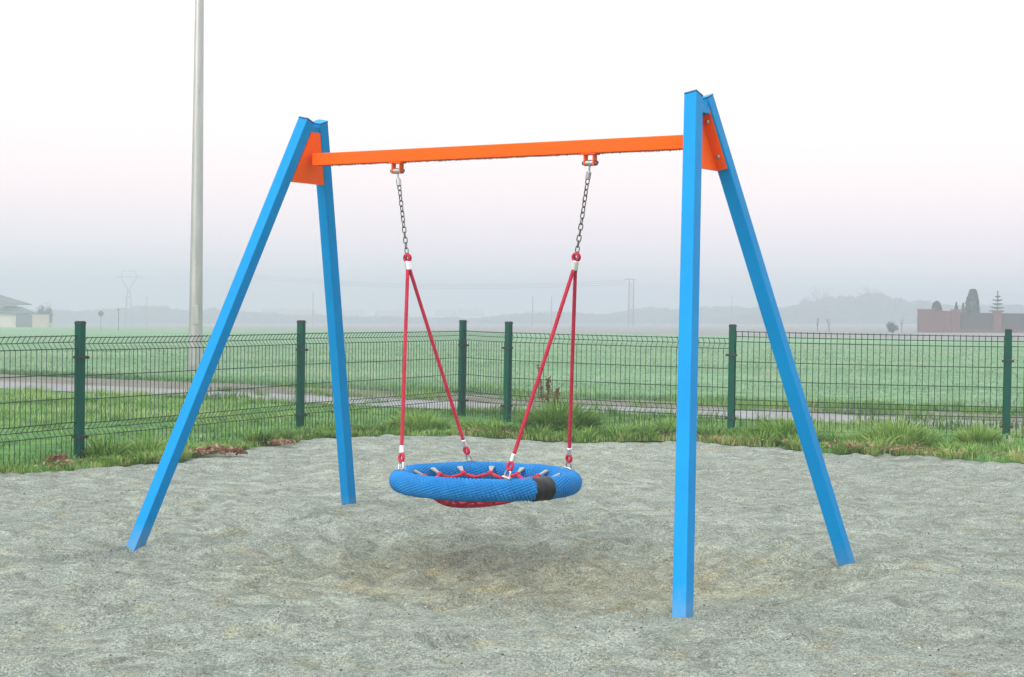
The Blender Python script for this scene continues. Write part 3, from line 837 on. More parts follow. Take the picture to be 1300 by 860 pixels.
ATT = {-1: [180 - 34.0 + 46, 180 - 34 - 44], 1: [-34 + 46, -34 - 42]}
KN = {-1: C0 + U * -.517 + np.array([0, 0, 1.455]), 1: C0 + U * .520 + np.array([0, 0, 1.455])}
ZB = BZ - BH / 2 - .046
for s in (-1, 1):
    hang = C0 + U * s * HU + np.array([0, 0, ZB]); kn = KN[s]
    d = (kn - hang); Lc = np.linalg.norm(d); d = d / Lc
    e1 = np.cross(d, V_); e1 /= np.linalg.norm(e1); e2 = np.cross(d, e1)
    # swivel block under the bushing
    m = MB()
    m.tube([sl(hang + d * .012), sl(hang + d * .045)], .0055, 10)
    m.tube([sl(hang + d * .040), sl(hang + d * .046), sl(hang + d * .078), sl(hang + d * .084)], [.010, .0135, .0135, .009], 12)
    m.build('swivel', M['steel'], seat)
    # chain
    start = hang + d * .090; stop = kn - d * .062
    Lr = np.linalg.norm(stop - start); pitch = .0265; n = int(Lr / pitch); pitch = Lr / n
    m = MB()
    for i in range(n + 1):
        tw = .35 * math.sin(i * .5)
        nr = (e1 if i % 2 else e2) * math.cos(tw) + (e2 if i % 2 else -e1) * math.sin(tw)
        link(m, sl(start + d * (i * pitch)), d, nr)
    m.build('chain', M['chain'], seat, smooth=True)
    # red eye, ferrule
    m = MB(); c = kn - d * .052; th = np.linspace(0, 2 * PI, 21)
    for off in (-.006, .006):
        m.tube([sl(c + d * (.018 * math.cos(t)) + e1 * (.016 * math.sin(t)) + e2 * off) for t in th], .0072, 8, cap=False)
    m.build('rope_eye', M['red_rope'], seat, smooth=True)
    m = MB(); fz = kn - d * .028
    m.tube([sl(fz - d * .006), sl(fz - d * .002), sl(kn + d * .010), sl(kn + d * .014)], [.015, .0175, .0175, .015], 16)
    m.build('ferrule', M['silver'], seat, smooth=False)
    for j, ang in enumerate(ATT[s]):
        t = math.radians(ang)
        top_ring = RC + np.array([RR * math.cos(t), RR * math.sin(t), RT])
        p0 = kn + d * .012 + np.array([U[0], U[1], 0]) * (0) + V_ * (.009 if j == (0 if s > 0 else 1) else -.009)
        dv = top_ring - p0; Lr = np.linalg.norm(dv); dv = dv / Lr
        pe = top_ring - dv * .055
        m = MB(); rope(m, sl(p0), sl(pe - dv * .03), .0098)
        rp = m.build('rope', M['red_rope'], seat, smooth=True)
        # lower ferrule and eye
        m = MB(); fc_ = pe - dv * .055
        m.tube([sl(fc_ - dv * .020), sl(fc_ - dv * .017), sl(fc_ + dv * .017), sl(fc_ + dv * .020)], [.010, .0125, .0125, .010], 14)
        m.build('ferrule', M['silver'], rp)
        m = MB(); ax = np.cross(dv, V_); ax /= np.linalg.norm(ax)
        cc = pe - dv * .012
        m.tube([sl(cc + dv * (.019 * math.cos(q)) + ax * (.0135 * math.sin(q))) for q in np.linspace(0, 2 * PI, 19)], .0085, 8, cap=False)
        m.build('rope_eye', M['red_rope'], rp, smooth=True)
        # shackle: bow through the eye, legs down to the ring
        m = MB()
        rad = np.array([math.cos(t), math.sin(t), 0])
        sh = []
        for q in np.linspace(-.15, 1.15, 15):
            w_ = q * PI
            sh.append(top_ring + ax * (.0145 * math.cos(w_)) - dv * (.030 + .016 * math.sin(w_)) if 0 <= q <= 1 else
                      top_ring + ax * (.0145 * (1 if q < 0 else -1)) - dv * (.030 - .1 * (abs(q - .5) - .5) / .15 * .25))
        m.tube([sl(v) for v in sh], .0042, 8)
        m.tube([sl(top_ring + ax * .024 - dv * .008), sl(top_ring - ax * .024 - dv * .008)], .005, 8)
        m.tube([sl(top_ring + ax * .021 - dv * .008), sl(top_ring + ax * .027 - dv * .008)], .0085, 6)
        m.box(sl(top_ring - np.array([0, 0, .004])), (.018, .018, .026), np.stack([rad, np.cross([0, 0, 1], rad), [0, 0, 1]], 1))
        m.build('shackle', M['steel'], seat, smooth=False)

# sagging red net
def netz(r): return .012 - .134 * (1 - (r / .375) ** 2.5) - .006 * (1 - r / .375)
NS = 14
cl_pts = []
for k in range(NS):
    t = 2 * PI * (k + .35) / NS
    rad = np.array([math.cos(t), math.sin(t), 0])
    p = rad * (RR - RT - .006) + np.array([0, 0, .010])
    cl_pts.append((t, rad, p))
    m = MB()
    tn = np.cross([0, 0, 1], rad)
    q0 = rad * (RR - RT + .004) + np.array([0, 0, .030])
    m.hexa([q0 - tn * .016, q0 + tn * .016, q0 + tn * .006 - rad * .050 + [0, 0, -.022], q0 - tn * .006 - rad * .050 + [0, 0, -.022]],
           [q0 - tn * .016 + [0, 0, .010], q0 + tn * .016 + [0, 0, .010], q0 + tn * .006 - rad * .050 + [0, 0, -.012], q0 - tn * .006 - rad * .050 + [0, 0, -.012]])
    m.build('clip', M['white_clip'], seat, bevel=.002)
m = MB()
def npt(t, r, z=None):
    k_ = max(0., 1 - r / .33)
    return np.array([r * math.cos(t) - .15 * k_, r * math.sin(t) - .03 * k_, netz(r) if z is None else z])
for k in range(NS):
    t = cl_pts[k][0]; t2 = cl_pts[(k + 1) % NS][0] + (2 * PI if k == NS - 1 else 0)
    e0 = npt(t, .335, .006); e1_ = npt(t2, .335, .006); mid = npt((t + t2) / 2, .310, -.012)
    for P, Q in ((e0, mid), (mid, e1_)): rope(m, P, Q, .0088, 30, .003, 5)
    # web
    rs = [.310, .245, .185, .125, .07]
    for j in range(len(rs) - 1):
        sh = .5 if j % 2 == 0 else 0
        ta = t + (t2 - t) * sh
        tb = t + (t2 - t) * (.5 - sh)
        rope(m, npt(ta, rs[j]), npt(tb, rs[j + 1]), .0075, 30, 0, 5)
        tb2 = tb + (t2 - t) * (1 if sh == .5 else -1)
        rope(m, npt(ta, rs[j]), npt(tb2, rs[j + 1]), .0075, 30, 0, 5)
for r in (.245, .185, .125, .07):
    tt = np.linspace(0, 2 * PI, 25)
    for q in range(24): rope(m, npt(tt[q], r), npt(tt[q + 1], r), .0065, 30, 0, 5)
for k in range(NS):
    t = cl_pts[k][0]; c = npt(t, .335, .008)
    m.tube([c + [0, 0, -.012], c + [0, 0, 0], c + [0, 0, .012]], [.008, .015, .008], 10)
m.build('net', M['red_rope'], seat, smooth=True)

# ------------------------------------------------------------------ lamp post standing in the field
LPX, LPY = -5.72, 29.9
lp = thing('lamp_post', (LPX, LPY, Tz(LPX, LPY)), 'tall tapered pale grey metal lamp post in the field', 'lamp post')
m = MB(); zz = np.linspace(-.3, 9.2, 24); m.tube([(0, 0, z) for z in zz], np.interp(zz, [-.3, 9.2], [.129, .062]), 28)
pole = m.build('pole', M['pole'], lp, smooth=True)
m = MB(); m.box((.02, -.1255, 1.0), (.10, .012, .34)); m.build('access_door', M['pole'], pole, bevel=.004)
m = MB(); m.tube([(0, 0, .0), (0, 0, .05)], [.17, .165], 28); m.build('base_collar', M['concrete'], pole)
m = MB(); m.tube([(0, 0, 9.15), (.25, 0, 9.45), (.9, 0, 9.6)], .04, 10); arm = m.build('arm', M['pole'], lp, smooth=True)
m = MB(); m.box((1.15, 0, 9.6), (.62, .26, .10)); lh = m.build('lamp_head', M['pole'], arm, bevel=.03)
m = MB(); m.box((1.2, 0, 9.545), (.42, .2, .02)); m.build('lamp_glass', M['glass'], lh)

# ------------------------------------------------------------------ brick boundary wall on the right
bw = thing('brick_wall', (36.75, 150, Tz(36.75, 150)), 'red brick garden wall with pillars and dark board panels', 'garden wall')
BZ0 = lambda x: Tz(x, 150) - Tz(36.75, 150)
WTOP = 2.08
m = MB(); m.box((.75, 0, WTOP / 2 - .2), (1.50, .34, WTOP + .4)); m.build('brick_panel', M['brick'], bw)
m = MB(); m.box((2.28, .12, WTOP / 2 - .25), (1.56, .25, WTOP + .34)); m.build('brick_panel', M['brick'], bw)
for x0 in (3.42, 7.17, 10.9, 14.7):
    m = MB(); m.box((x0, -.03, WTOP / 2 - .2), (.74, .5, WTOP + .42)); p = m.build('pillar', M['brick'], bw)
    m = MB(); m.box((x0, -.03, WTOP + .03), (.84, .6, .07)); m.build('coping', M['coping'], p)
for x0, x1 in ((3.79, 6.80), (7.54, 10.53), (11.27, 14.33)):
    m = MB(); m.box(((x0 + x1) / 2, .02, .1), (x1 - x0, .25, .62)); m.build('plinth', M['brick'], bw)
    m = MB()
    nb = int((x1 - x0) / .15)
    for i in range(nb):
        m.box((x0 + (i + .5) * (x1 - x0) / nb, .02, .41 + .73), ((x1 - x0) / nb - .012, .04, 1.46))
    m.box(((x0 + x1) / 2, .06, .9), (x1 - x0, .04, .08)); m.box(((x0 + x1) / 2, .06, 1.6), (x1 - x0, .04, .08))
    m.build('board_panel', M['board'], bw)
m = MB(); m.box((.75, 0, WTOP + .03), (1.58, .42, .07)); m.build('coping', M['coping'], bw)

# garden plants behind the wall
def crown_faces(name, pts, size, m, parent, tone=None, flat=1.0):
    return leaf_mesh(name, pts[:, 0], pts[:, 1], pts[:, 2], size, m, parent, tone, flat)
def clipped_conifer(px, py, prof, label, n=5200, cat='conifer', name='clipped_conifer'):
    """prof: list of (height, radius); dense trimmed surface with a little depth"""
    root = thing(name, (px, py, Tz(px, py)), label, cat)
    m = MB(); m.tube([(0, 0, -.1), (0, 0, prof[0][0] + .6)], [.09, .06], 8); m.build('trunk', M['bark'], root)
    hs = np.array([p[0] for p in prof]); rs = np.array([p[1] for p in prof])
    w = rng.uniform(0, 1, n); z = np.interp(w, np.linspace(0, 1, len(hs)), hs)
    z = rng.uniform(hs[0], hs[-1], n); r0 = np.interp(z, hs, rs); a = rng.uniform(0, 2 * PI, n)
    bumpy = 1 + rng.normal(0, .035, n) + .06 * np.sin(3 * a + z * 2) + .05 * fbm(a * 2, z * 3, 1, 2, 5)
    r = r0 * bumpy * (1 - .45 * rng.uniform(0, 1, n) ** 3)
    capn = n // 6
    zt = np.full(capn, hs[-1]) - rng.uniform(0, .08, capn); at = rng.uniform(0, 2 * PI, capn); rtp = rs[-1] * np.sqrt(rng.uniform(0, 1, capn))
    P = np.concatenate([np.stack([r * np.cos(a), r * np.sin(a), z], -1), np.stack([rtp * np.cos(at), rtp * np.sin(at), zt], -1)])
    crown_faces('crown', P, rng.uniform(.04, .10, len(P)), M['leaf_dark'], root, np.clip(rng.normal(.45, .25, len(P)), 0, 1))
    return root
clipped_conifer(42.4, 152.5, [(.3, .45), (1.2, .56), (2.2, .60), (2.9, .56), (3.5, .40), (3.88, .30), (3.96, .18)], 'tall trimmed dark green conifer rising flat topped behind the brick wall')
clipped_conifer(39.1, 152.5, [(.2, .5), (1.2, .55), (1.9, .50), (2.4, .40), (2.75, .24), (2.85, .1)], 'short rounded dark bush peeking over the left end of the brick wall', 3000, 'bush', 'rounded_bush')
clipped_conifer(40.55, 151.2, [(.2, .22), (1.5, .26), (2.2, .16), (2.5, .07), (2.75, .02)], 'small pointed shrub behind the leftmost brick pillar', 900, 'shrub', 'pointed_shrub')
clipped_conifer(41.3, 151.6, [(.2, .2), (1.5, .22), (2.1, .16), (2.4, .07), (2.7, .02)], 'thin pointed shrub between the pillar and the tall trimmed conifer', 800, 'shrub', 'pointed_shrub')
def spruce(px, py, hh, rad, label):
    root = thing('spruce_tree', (px, py, Tz(px, py)), label, 'spruce')
    P = []; bm_ = MB(); bm_.tube([(0, 0, -.1), (0, 0, hh * .5), (0, 0, hh)], [.10, .06, .015], 8)
    tiers = 9
    for k in range(tiers):
        z = hh * (.12 + .84 * k / tiers); r = rad * (1 - k / tiers) ** .8 + .10
        nb = 7 if k < 6 else 5
        for j in range(nb):
            a = 2 * PI * (j + .5 * (k % 2)) / nb + random.uniform(-.15, .15); rl = r * random.uniform(.8, 1.15)
            e = np.array([rl * math.cos(a), rl * math.sin(a), z + .16 * rl]); o = np.array([0, 0, z])
            bm_.tube([o, o + (e - o) * .5 + [0, 0, -.02], e], [.02, .015, .006], 5)
            s = rng.uniform(.15, 1, 60)
            pts = o + (e - o) * s[:, None] + rng.normal(0, .035, (60, 3)) * (1.3 - s[:, None])
            P.append(pts)
    bm_.build('trunk', M['bark'], root)
    s = rng.uniform(0, 1, 120); P.append(np.stack([rng.normal(0, .03, 120), rng.normal(0, .03, 120), hh * (.75 + .27 * s)], -1))
    P = np.concatenate(P)
    crown_faces('crown', P, rng.uniform(.03, .07, len(P)), M['leaf_dark'], root, np.clip(rng.normal(.4, .25, len(P)), 0, 1))
spruce(44.4, 151.5, 3.78, .95, 'young spruce with open tiers of branches behind the brick pillar')

# bush and tall weeds left of the brick wall
def wild_bush(px, py, rad, hh, n, label, name='wild_bush', mat='leaf_grey', sz=(.04, .1)):
    root = thing(name, (px, py, Tz(px, py)), label, 'bush')
    m = MB()
    for k in range(7):
        a = random.uniform(0, 2 * PI)
        m.tube([(0, 0, -.05), (rad * .3 * math.cos(a), rad * .3 * math.sin(a), hh * .45), (rad * .7 * math.cos(a), rad * .7 * math.sin(a), hh * random.uniform(.7, 1))], [.03, .02, .008], 5)
    m.build('branches', M['bark'], root)
    cs = [(random.uniform(-.6, .6) * rad, random.uniform(-.6, .6) * rad, random.uniform(.4, .85) * hh) for _ in range(8)]
    P = np.concatenate([np.array(c) + rng.normal(0, 1, (n // 8, 3)) * np.array([rad, rad, hh]) * .2 for c in cs])
    P[:, 2] = np.abs(P[:, 2])
    crown_faces('crown', P, rng.uniform(sz[0], sz[1], len(P)), M[mat], root, np.clip(rng.normal(.45, .25, len(P)), 0, 1))
wild_bush(33.6, 146, .50, .75, 900, 'low dark bush standing alone left of the brick wall')
def weeds(px, py, hh, label):
    root = thing('tall_weed', (px, py, Tz(px, py)), label, 'weed', 'tall dry weeds by the brick wall')
    for k in range(3):
        m = MB(); a = random.uniform(0, 2 * PI); q = random.uniform(.05, .3); t = hh * random.uniform(.7, 1)
        m.tube([(0, 0, -.05), (q * .4 * math.cos(a), q * .4 * math.sin(a), t * .5), (q * math.cos(a), q * math.sin(a), t)], [.02, .016, .01], 5)
        for j in range(4):
            z = t * random.uniform(.4, .9); b = random.uniform(0, 2 * PI); c = np.array([q * z / t * math.cos(a), q * z / t * math.sin(a), z])
            m.tube([c, c + [.16 * math.cos(b), .16 * math.sin(b), .2]], [.010, .006], 4)
        m.build('stem', M['bark'], root)
weeds(35.9, 146, 1.6, 'tall thin dry weed close to the left end of the brick wall')
weeds(34.6, 147, 1.35, 'tall thin dry weed just right of the low dark bush')
weeds(28.2, 147, 1.3, 'thin dry weed on the field edge right of the rear right swing leg')
weeds(27.3, 148, 1.5, 'leftmost thin dry weed on the field edge in front of the hazy wood')

# ------------------------------------------------------------------ farm on the left
def hip_roof(mb, x0, x1, y0, y1, z0, z1, inset):
    mb.add([(x0, y0, z0), (x1, y0, z0), (x1, y1, z0), (x0, y1, z0), (x0 + inset, (y0 + y1) / 2, z1), (x1 - inset, (y0 + y1) / 2, z1),
            (x0, y0, z0 - .12), (x1, y0, z0 - .12), (x1, y1, z0 - .12), (x0, y1, z0 - .12)],
           [(0, 1, 5, 4), (1, 2, 5), (2, 3, 4, 5), (3, 0, 4), (6, 7, 1, 0), (7, 8, 2, 1), (8, 9, 3, 2), (9, 6, 0, 3), (9, 8, 7, 6)])
hx, hy = -75.0, 232.0; h0 = Tz(-70, 230)
hs_ = thing('house', (hx, hy, h0), 'two level pale house with dark hipped roofs at the left edge', 'house')
m = MB(); m.box((-1.2, 3.2, 1.3), (9.8, 6.4, 3.4)); w = m.build('wall', M['render_wall'], hs_)
m = MB(); hip_roof(m, -6.9, 5.5, -.8, 7.2, 3.22, 4.75, 4.2); r_ = m.build('roof', M['roof_dark'], hs_)
m = MB(); m.box((-2.2, 3.2, 4.6), (.6, .6, 1.3)); m.build('chimney', M['brick'], r_)
m = MB(); m.box((4.6, .6, .85), (4.0, 3.6, 2.4)); m.build('wing_wall', M['render_wall'], hs_)
m = MB(); hip_roof(m, 2.2, 7.3, -1.6, 3.0, 2.02, 2.86, 1.3); m.build('wing_roof', M['roof_dark'], hs_)
for x0 in (-4.2, -1.2, 1.5):
    m = MB(); m.box((x0, -.02, 1.6), (1.1, .10, 1.2)); wf = m.build('window', M['white_wall'], hs_)
    m = MB(); m.box((x0, -.08, 1.6), (.95, .04, 1.05)); m.build('pane', M['glass'], wf)
gw = thing('garden_wall', (-66.4, 229, Tz(-66.4, 229)), 'low dark and beige garden wall right of the house', 'garden wall')
m = MB(); m.box((-1.15, 0, .75), (2.3, .15, 2.1)); m.build('dark_panel', M['gate_dark'], gw)
m = MB(); m.box((1.15, -.03, .72), (2.3, .3, 2.1)); m.build('block_panel', M['brick_pale'], gw)
m = MB(); m.box((1.15, -.03, 1.80), (2.42, .4, .06)); m.build('coping', M['coping'], gw)
wild_bush(-66.0, 233, 1.1, 2.6, 2200, 'dark bush showing above the beige garden wall', sz=(.08, .16))

# ------------------------------------------------------------------ bare trees
def bare_tree(px, py, hh, label, group=None, seed=1, spread=.45, name='bare_tree'):
    rs = random.Random(seed)
    root = thing(name, (px, py, Tz(px, py)), label, 'tree', group)
    tm = MB(); bm_ = MB()
    tm.tube([(0, 0, -.2), (.05, 0, hh * .3), (0, .05, hh * .55)], [hh * .022, hh * .017, hh * .011], 7)
    tips = []
    def grow(p, d, ln, r, lev):
        e = p + d * ln; bm_.tube([p, p + d * ln * .5 + Vector((rs.uniform(-.03, .03) * ln, 0, .02 * ln)), e], [r, r * .8, r * .5], 4, cap=False)
        if lev == 0: tips.append(e); return
        for _ in range(3):
            nd = (d + Vector((rs.uniform(-1, 1), rs.uniform(-1, 1), rs.uniform(-.1, .8))) * .65).normalized()
            grow(e if rs.random() < .6 else p + d * ln * rs.uniform(.5, .9), nd, ln * rs.uniform(.6, .8), max(r * .55, .02), lev - 1)
    for i in range(9):
        z = hh * (.22 + .035 * i); a = rs.uniform(0, 2 * PI)
        grow(Vector((0, 0, z)), Vector((math.cos(a) * spread * 2, math.sin(a) * spread * 2, 1)).normalized(), hh * .20, hh * .009, 3)
    tm.build('trunk', M['bark'], root, smooth=True); 
    crown = bm_.build('crown', M['bark'], root)
    return root
bare_tree(94.5, 508, 13.0, 'bare tree standing out faintly above the left part of the hazy wood', seed=4)
bare_tree(90.0, 502, 10.4, 'smaller faint bare tree left of the taller one over the hazy wood', seed=9)
bare_tree(114.5, 522, 13.8, 'bare crown sticking out above the middle of the hazy wood', seed=12)
bare_tree(-70.2, 222, 2.6, 'small bare branchy tree before the house wall', seed=21, spread=.7, name='small_tree')

# ------------------------------------------------------------------ hazy far woodland (reads as one mass)
def woodland(name, prof, y0, depth, n, label, size, mat='leaf_grey'):
    """prof: list of (x, height) giving the outline of a belt of trees"""
    px = np.array([p[0] for p in prof]); ph_ = np.array([p[1] for p in prof])
    x = rng.uniform(px[0], px[-1], n); y = y0 + rng.uniform(0, depth, n)
    H = np.interp(x, px, ph_) * (.90 + .38 * fbm(x, y * .3, 7.0, 4, 5, .75) + .10 * fbm(x, y, 2.2, 2, 8))
    z = H * (1 - rng.uniform(0, 1, n) ** 1.7 * .98) + rng.normal(0, .12, n)
    P = np.stack([x, y, T(x, y) + np.maximum(z, .05)], -1)
    o = leaf_mesh(name, P[:, 0], P[:, 1], P[:, 2], rng.uniform(size[0], size[1], n), M[mat], None, np.clip(rng.normal(.45, .25, n), 0, 1), 1.0)
    tag(o, label, 'woodland', kind='stuff')
def stretch(prof, k): return [(a * k, b * k) for a, b in prof]
woodland('woodland', stretch([(38, .4), (42, 1.2), (45, 2.0), (50, 2.7), (55, 3.6), (60, 4.6), (64, 5.6), (68, 5.8), (72, 5.0), (76, 4.0), (84, 3.4), (100, 3.6), (120, 3.4)], 1.72), 520, 36, 46000,
         'dense grey wood fading in the fog left of the brick wall', (.45, 1.0))
woodland('far_tree_belt', stretch([(-8, 1.2), (2, 2.2), (12, 2.4), (20, 2.2), (26, 2.6), (33, 3.6), (44, 3.8), (60, 3.4), (80, 4.0)], 1.45), 575, 25, 26000,
         'faint low tree belt far off in the fog behind the poles', (.5, 1.1))
woodland('misty_tree_belt', stretch([(-150, 2.4), (-112, 3), (-104, 2.8), (-92, 3.4), (-86, 4.0), (-80, 3.3), (-70, 3.2), (-60, 2.2), (-40, 1.6), (-20, 1.2), (-8, 1.0)], 1.5), 580, 30, 36000,
         'faint misty trees on the far left horizon beyond the house', (.5, 1.1))

# ------------------------------------------------------------------ village houses in the fog
def village_house(px, py, w, d, hw, hr, wall, roof, label, rz=0.):
    root = thing('village_house', (px, py, Tz(px, py) - .1), label, 'house', 'distant houses in the fog', rz)
    m = MB(); m.box((0, 0, hw / 2), (w, d, hw)); m.build('wall', M[wall], root)
    m = MB(); ov = .35
    m.add([(-w / 2 - ov, -d / 2 - ov, hw), (w / 2 + ov, -d / 2 - ov, hw), (w / 2 + ov, d / 2 + ov, hw), (-w / 2 - ov, d / 2 + ov, hw), (-w / 2 - ov, 0, hw + hr), (w / 2 + ov, 0, hw + hr)],
          [(0, 1, 5, 4), (2, 3, 4, 5), (1, 2, 5), (3, 0, 4), (3, 2, 1, 0)])
    r = m.build('roof', M[roof], root)
    m = MB(); m.box((w * .2, d * .12, hw + hr), (.5, .5, 1.0)); m.build('chimney', M['brick'], r)
    for k in range(2):
        m = MB(); m.box((w * (-.22 + .44 * k), -d / 2 - .01, hw * .55), (w * .16, .06, hw * .35)); m.build('window', M['glass'], root)
H_ = [(-47.0, 330, 7.5, 6, 2.4, 1.8, 'white_wall', 'roof_grey', 'faint white house left of the rear left swing leg'),
      (-40.8, 322, 5.5, 5, 2.3, 1.7, 'white_wall', 'roof_brown', 'small faint white house hidden partly by the rear left swing leg'),
      (-32.8, 340, 6.5, 6, 2.4, 1.6, 'white_wall', 'roof_grey', 'faint white house just right of the rear left swing leg'),
      (-25.0, 345, 9.0, 6, 2.2, 1.7, 'render_wall', 'roof_brown', 'faint low house with reddish roof left of the left red ropes'),
      (-14.2, 350, 5.0, 5, 2.4, 1.8, 'white_wall', 'roof_grey', 'faint narrow pale house between the two left red ropes'),
      (-8.6, 345, 7.0, 6, 2.4, 1.9, 'white_wall', 'roof_grey', 'faint white house left of the corner fence posts'),
      (6.0, 352, 9.5, 6, 2.2, 1.6, 'render_wall', 'roof_grey', 'faint wide pale building at the foot of the two thin poles'),
      (-79.0, 338, 9.0, 6, 2.3, 1.5, 'white_wall', 'roof_grey', 'faint pale building in the fog left of the lamp post')]
KH = 1.88
for i, a in enumerate(H_): village_house(a[0] * KH, a[1] * KH, *(v * 1.35 for v in a[2:6]), *a[6:], rz=(.2, -.15, .1, .3, -.2, .1, -.1, .15)[i])

# ------------------------------------------------------------------ poles, sign, pylons, wires
def utility_pole(px, py, hh, label, arm=True, r=.11):
    root = thing('utility_pole', (px, py, Tz(px, py)), label, 'utility pole', 'utility poles in the fog')
    m = MB(); m.tube([(0, 0, -.2), (0, 0, hh)], [r, r * .7], 10); m.build('pole', M['concrete'], root)
    if arm:
        m = MB(); m.box((0, 0, hh - .35), (1.1, .09, .09)); a = m.build('crossarm', M['concrete'], root)
        for k in (-.48, 0, .48):
            m = MB(); m.tube([(k, 0, hh - .30), (k, 0, hh - .16)], .035, 6); m.build('insulator', M['white_clip'], a)
utility_pole(4.03, 330, 5.9, 'leftmost thin grey pole in the fog between the red rope pairs', False, .13)
utility_pole(7.8, 330, 5.9, 'thin grey pole right behind the right red ropes', False, .12)
utility_pole(-81.7, 350, 6.2, 'faint pole just below the far pylon on the left', True, .10)
utility_pole(-88.0, 398, 6.8, 'faint pole right of the far pylon on the left', True, .12)
utility_pole(-43.4, 360, 7.4, 'faint tall pole just left of the rear left swing leg', False, .13)
utility_pole(53.0, 400, 7.2, 'faint pole behind the front of the rear right swing leg', True, .10)

lr = thing('street_light', (-35.7, 150, Tz(-35.7, 150)), 'small dark street light with short arm in the left field', 'street light')
m = MB(); m.tube([(0, 0, -.1), (0, 0, 1.85)], [.035, .025], 8); m.build('pole', M['darksteel'], lr)
m = MB(); m.box((-.02, 0, 1.88), (.22, .10, .07)); m.build('lamp_head', M['darksteel'], lr, bevel=.01)
sg = thing('round_sign', (-37.3, 150, Tz(-37.3, 150)), 'round faded road sign on a thin post beyond the leftmost fence post', 'road sign')
m = MB(); m.tube([(0, 0, -.1), (0, 0, 1.8)], .028, 8); m.build('post', M['concrete'], sg)
m = MB(); m.tube([(0, -.05, 1.5), (0, -.03, 1.5)], .25, 20); m.build('sign_plate', M['sign_blue'], sg)

def lattice_pole(px, py, hh, w, label):
    root = thing('lattice_tower', (px, py, Tz(px, py)), label, 'power tower')
    for k in (-1, 1):
        m = MB(); m.tube([(k * w / 2, 0, -.2), (k * w * .42, 0, hh)], [.13, .09], 6); m.build('leg', M['concrete'], root)
    m = MB(); n = 5
    for i in range(n):
        z0 = hh * (.08 + .88 * i / n); z1 = hh * (.08 + .88 * (i + 1) / n)
        m.tube([(-w / 2, 0, z0), (w * .46, 0, z0 + .01)], .06, 5)
        m.tube([(-w / 2, .02, z0), (w * .46, .02, z1)], .035, 5); m.tube([(w / 2, -.02, z0), (-w * .46, -.02, z1)], .035, 5)
    m.build('bracing', M['concrete'], root)
    m = MB(); m.box((-.25, 0, hh + .05), (w + 1.0, .2, .14)); m.build('crossarm', M['concrete'], root)
    return root
lattice_pole(21.5, 300, 8.5, .95, 'two legged grey lattice power tower in the fog left of the front right swing leg')
# far pylon with V head
pyl = thing('power_pylon', (-98.6, 425, Tz(-98.6, 425)), 'very faint Y-headed power pylon far in the fog on the left', 'pylon')
m = MB(); hh = 9.2
for k in (-1, 1):
    m.tube([(k * 1.2, 0, 0), (k * .28, 0, hh)], .12, 5)
for i in range(6):
    z0 = hh * i / 6; z1 = hh * (i + 1) / 6; w0 = 1.2 - .92 * i / 6; w1 = 1.2 - .92 * (i + 1) / 6
    m.tube([(-w0, 0, z0), (w1, 0, z1)], .06, 4); m.tube([(w0, 0, z0), (-w1, 0, z1)], .06, 4)
m.build('tower', M['concrete'], pyl)
m = MB()
for k in (-1, 1):
    m.tube([(k * .28, 0, hh), (k * 2.0, 0, hh + 3.0)], .10, 5); m.tube([(k * 2.0, 0, hh + 3.0), (k * 1.7, 0, hh + 4.6)], .10, 5)
m.tube([(-3.6, 0, hh + 3.1), (3.6, 0, hh + 3.1)], .10, 5); m.tube([(-1.7, 0, hh + 4.6), (1.7, 0, hh + 4.6)], .08, 5)
m.build('head', M['concrete'], pyl)
# overhead cables from the lattice tower
za = Tz(21.5, 300) + 8.4
cb = thing('overhead_cables', (20.6, 300, za), 'faint overhead power cables running left from the lattice tower', 'cables')
for k in range(3):
    m = MB(); s = np.linspace(0, 1, 30); y1_ = 40
    m.tube(np.stack([-75 * s, y1_ * s + k * .5, -1.4 * 4 * s * (1 - s) - .35 * k + .6 * s], -1), .022, 4); m.build('cable', M['darksteel'], cb)

# ------------------------------------------------------------------ haze
HZ = (-1050, 1050, -140, 1050, -12.0, 12.0)
m = MB(); m.box(((HZ[0] + HZ[1]) / 2, (HZ[2] + HZ[3]) / 2, (HZ[4] + HZ[5]) / 2), (HZ[1] - HZ[0], HZ[3] - HZ[2], HZ[5] - HZ[4]))
hz = m.build('haze'); tag(hz, kind='stuff', label='cool grey morning fog lying over the field and village', cat='fog')
hm = bpy.data.materials.new('haze_air'); hm.use_nodes = True; nt = hm.node_tree; nt.nodes.clear()
pv = nt.nodes.new('ShaderNodeVolumePrincipled'); pv.inputs['Color'].default_value = (.55, .61, .675, 1)
pv.inputs['Density'].default_value = .0034; pv.inputs['Anisotropy'].default_value = .15
o = nt.nodes.new('ShaderNodeOutputMaterial'); nt.links.new(pv.outputs[0], o.inputs['Volume'])
hz.data.materials.append(hm)

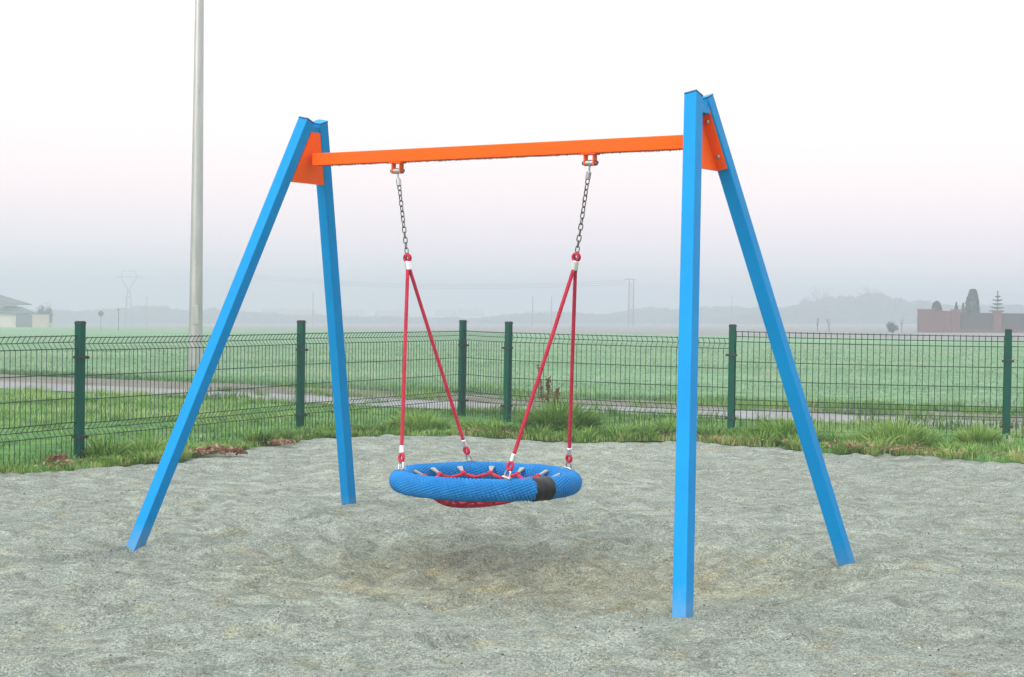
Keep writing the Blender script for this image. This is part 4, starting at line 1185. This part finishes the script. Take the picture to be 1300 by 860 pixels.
# ------------------------------------------------------------------ light: bright misty overcast
SUN_EL, SUN_AZ = math.radians(32), math.radians(222)       # azimuth clockwise from +Y
w = bpy.data.worlds.new('World'); scene.world = w; w.use_nodes = True
nt = w.node_tree; nt.nodes.clear()
out = nt.nodes.new('ShaderNodeOutputWorld'); bg = nt.nodes.new('ShaderNodeBackground')
sky = nt.nodes.new('ShaderNodeTexSky'); sky.sky_type = 'NISHITA'; sky.sun_disc = False
sky.sun_elevation = SUN_EL; sky.sun_rotation = SUN_AZ; sky.dust_density = 5; sky.air_density = 1.2
tc = nt.nodes.new('ShaderNodeTexCoord'); sep = nt.nodes.new('ShaderNodeSeparateXYZ')
nt.links.new(tc.outputs['Generated'], sep.inputs[0])
rp = nt.nodes.new('ShaderNodeValToRGB'); nt.links.new(sep.outputs[2], rp.inputs[0])
els = rp.color_ramp.elements
for _ in range(3): els.new(.5)
K = 1.0
for e, (p, c) in zip(els, [(0, (.43, .39, .42)), (.05, (.468, .405, .425)), (.10, (.510, .428, .428)), (.20, (.535, .490, .482)), (.75, (.82, .83, .85))]):
    e.position = p; e.color = (*c, 1)
gain = nt.nodes.new('ShaderNodeMix'); gain.data_type = 'RGBA'; gain.blend_type = 'MULTIPLY'; gain.inputs[0].default_value = 1
gain.inputs[7].default_value = (16, 16, 16, 1); nt.links.new(rp.outputs[0], gain.inputs[6])
mx = nt.nodes.new('ShaderNodeMix'); mx.data_type = 'RGBA'; mx.inputs[0].default_value = .85
nt.links.new(sky.outputs[0], mx.inputs[6]); nt.links.new(gain.outputs[2], mx.inputs[7])
nt.links.new(mx.outputs[2], bg.inputs[0]); bg.inputs[1].default_value = .10
nt.links.new(bg.outputs[0], out.inputs[0])

sd = bpy.data.lights.new('sun', 'SUN'); sd.energy = 1.25; sd.angle = math.radians(22); sd.color = (1, .97, .93)
so = bpy.data.objects.new('sun', sd); COL.objects.link(so)
dirv = Vector((math.sin(SUN_AZ) * math.cos(SUN_EL), math.cos(SUN_AZ) * math.cos(SUN_EL), math.sin(SUN_EL)))
so.rotation_euler = dirv.to_track_quat('Z', 'Y').to_euler()

scene.view_settings.view_transform = 'Standard'; scene.view_settings.look = 'None'
scene.view_settings.exposure = 0.84; scene.view_settings.gamma = 1
scene.cycles.volume_bounces = 2; scene.cycles.max_bounces = 6; scene.cycles.diffuse_bounces = 3
scene.cycles.use_denoising = True
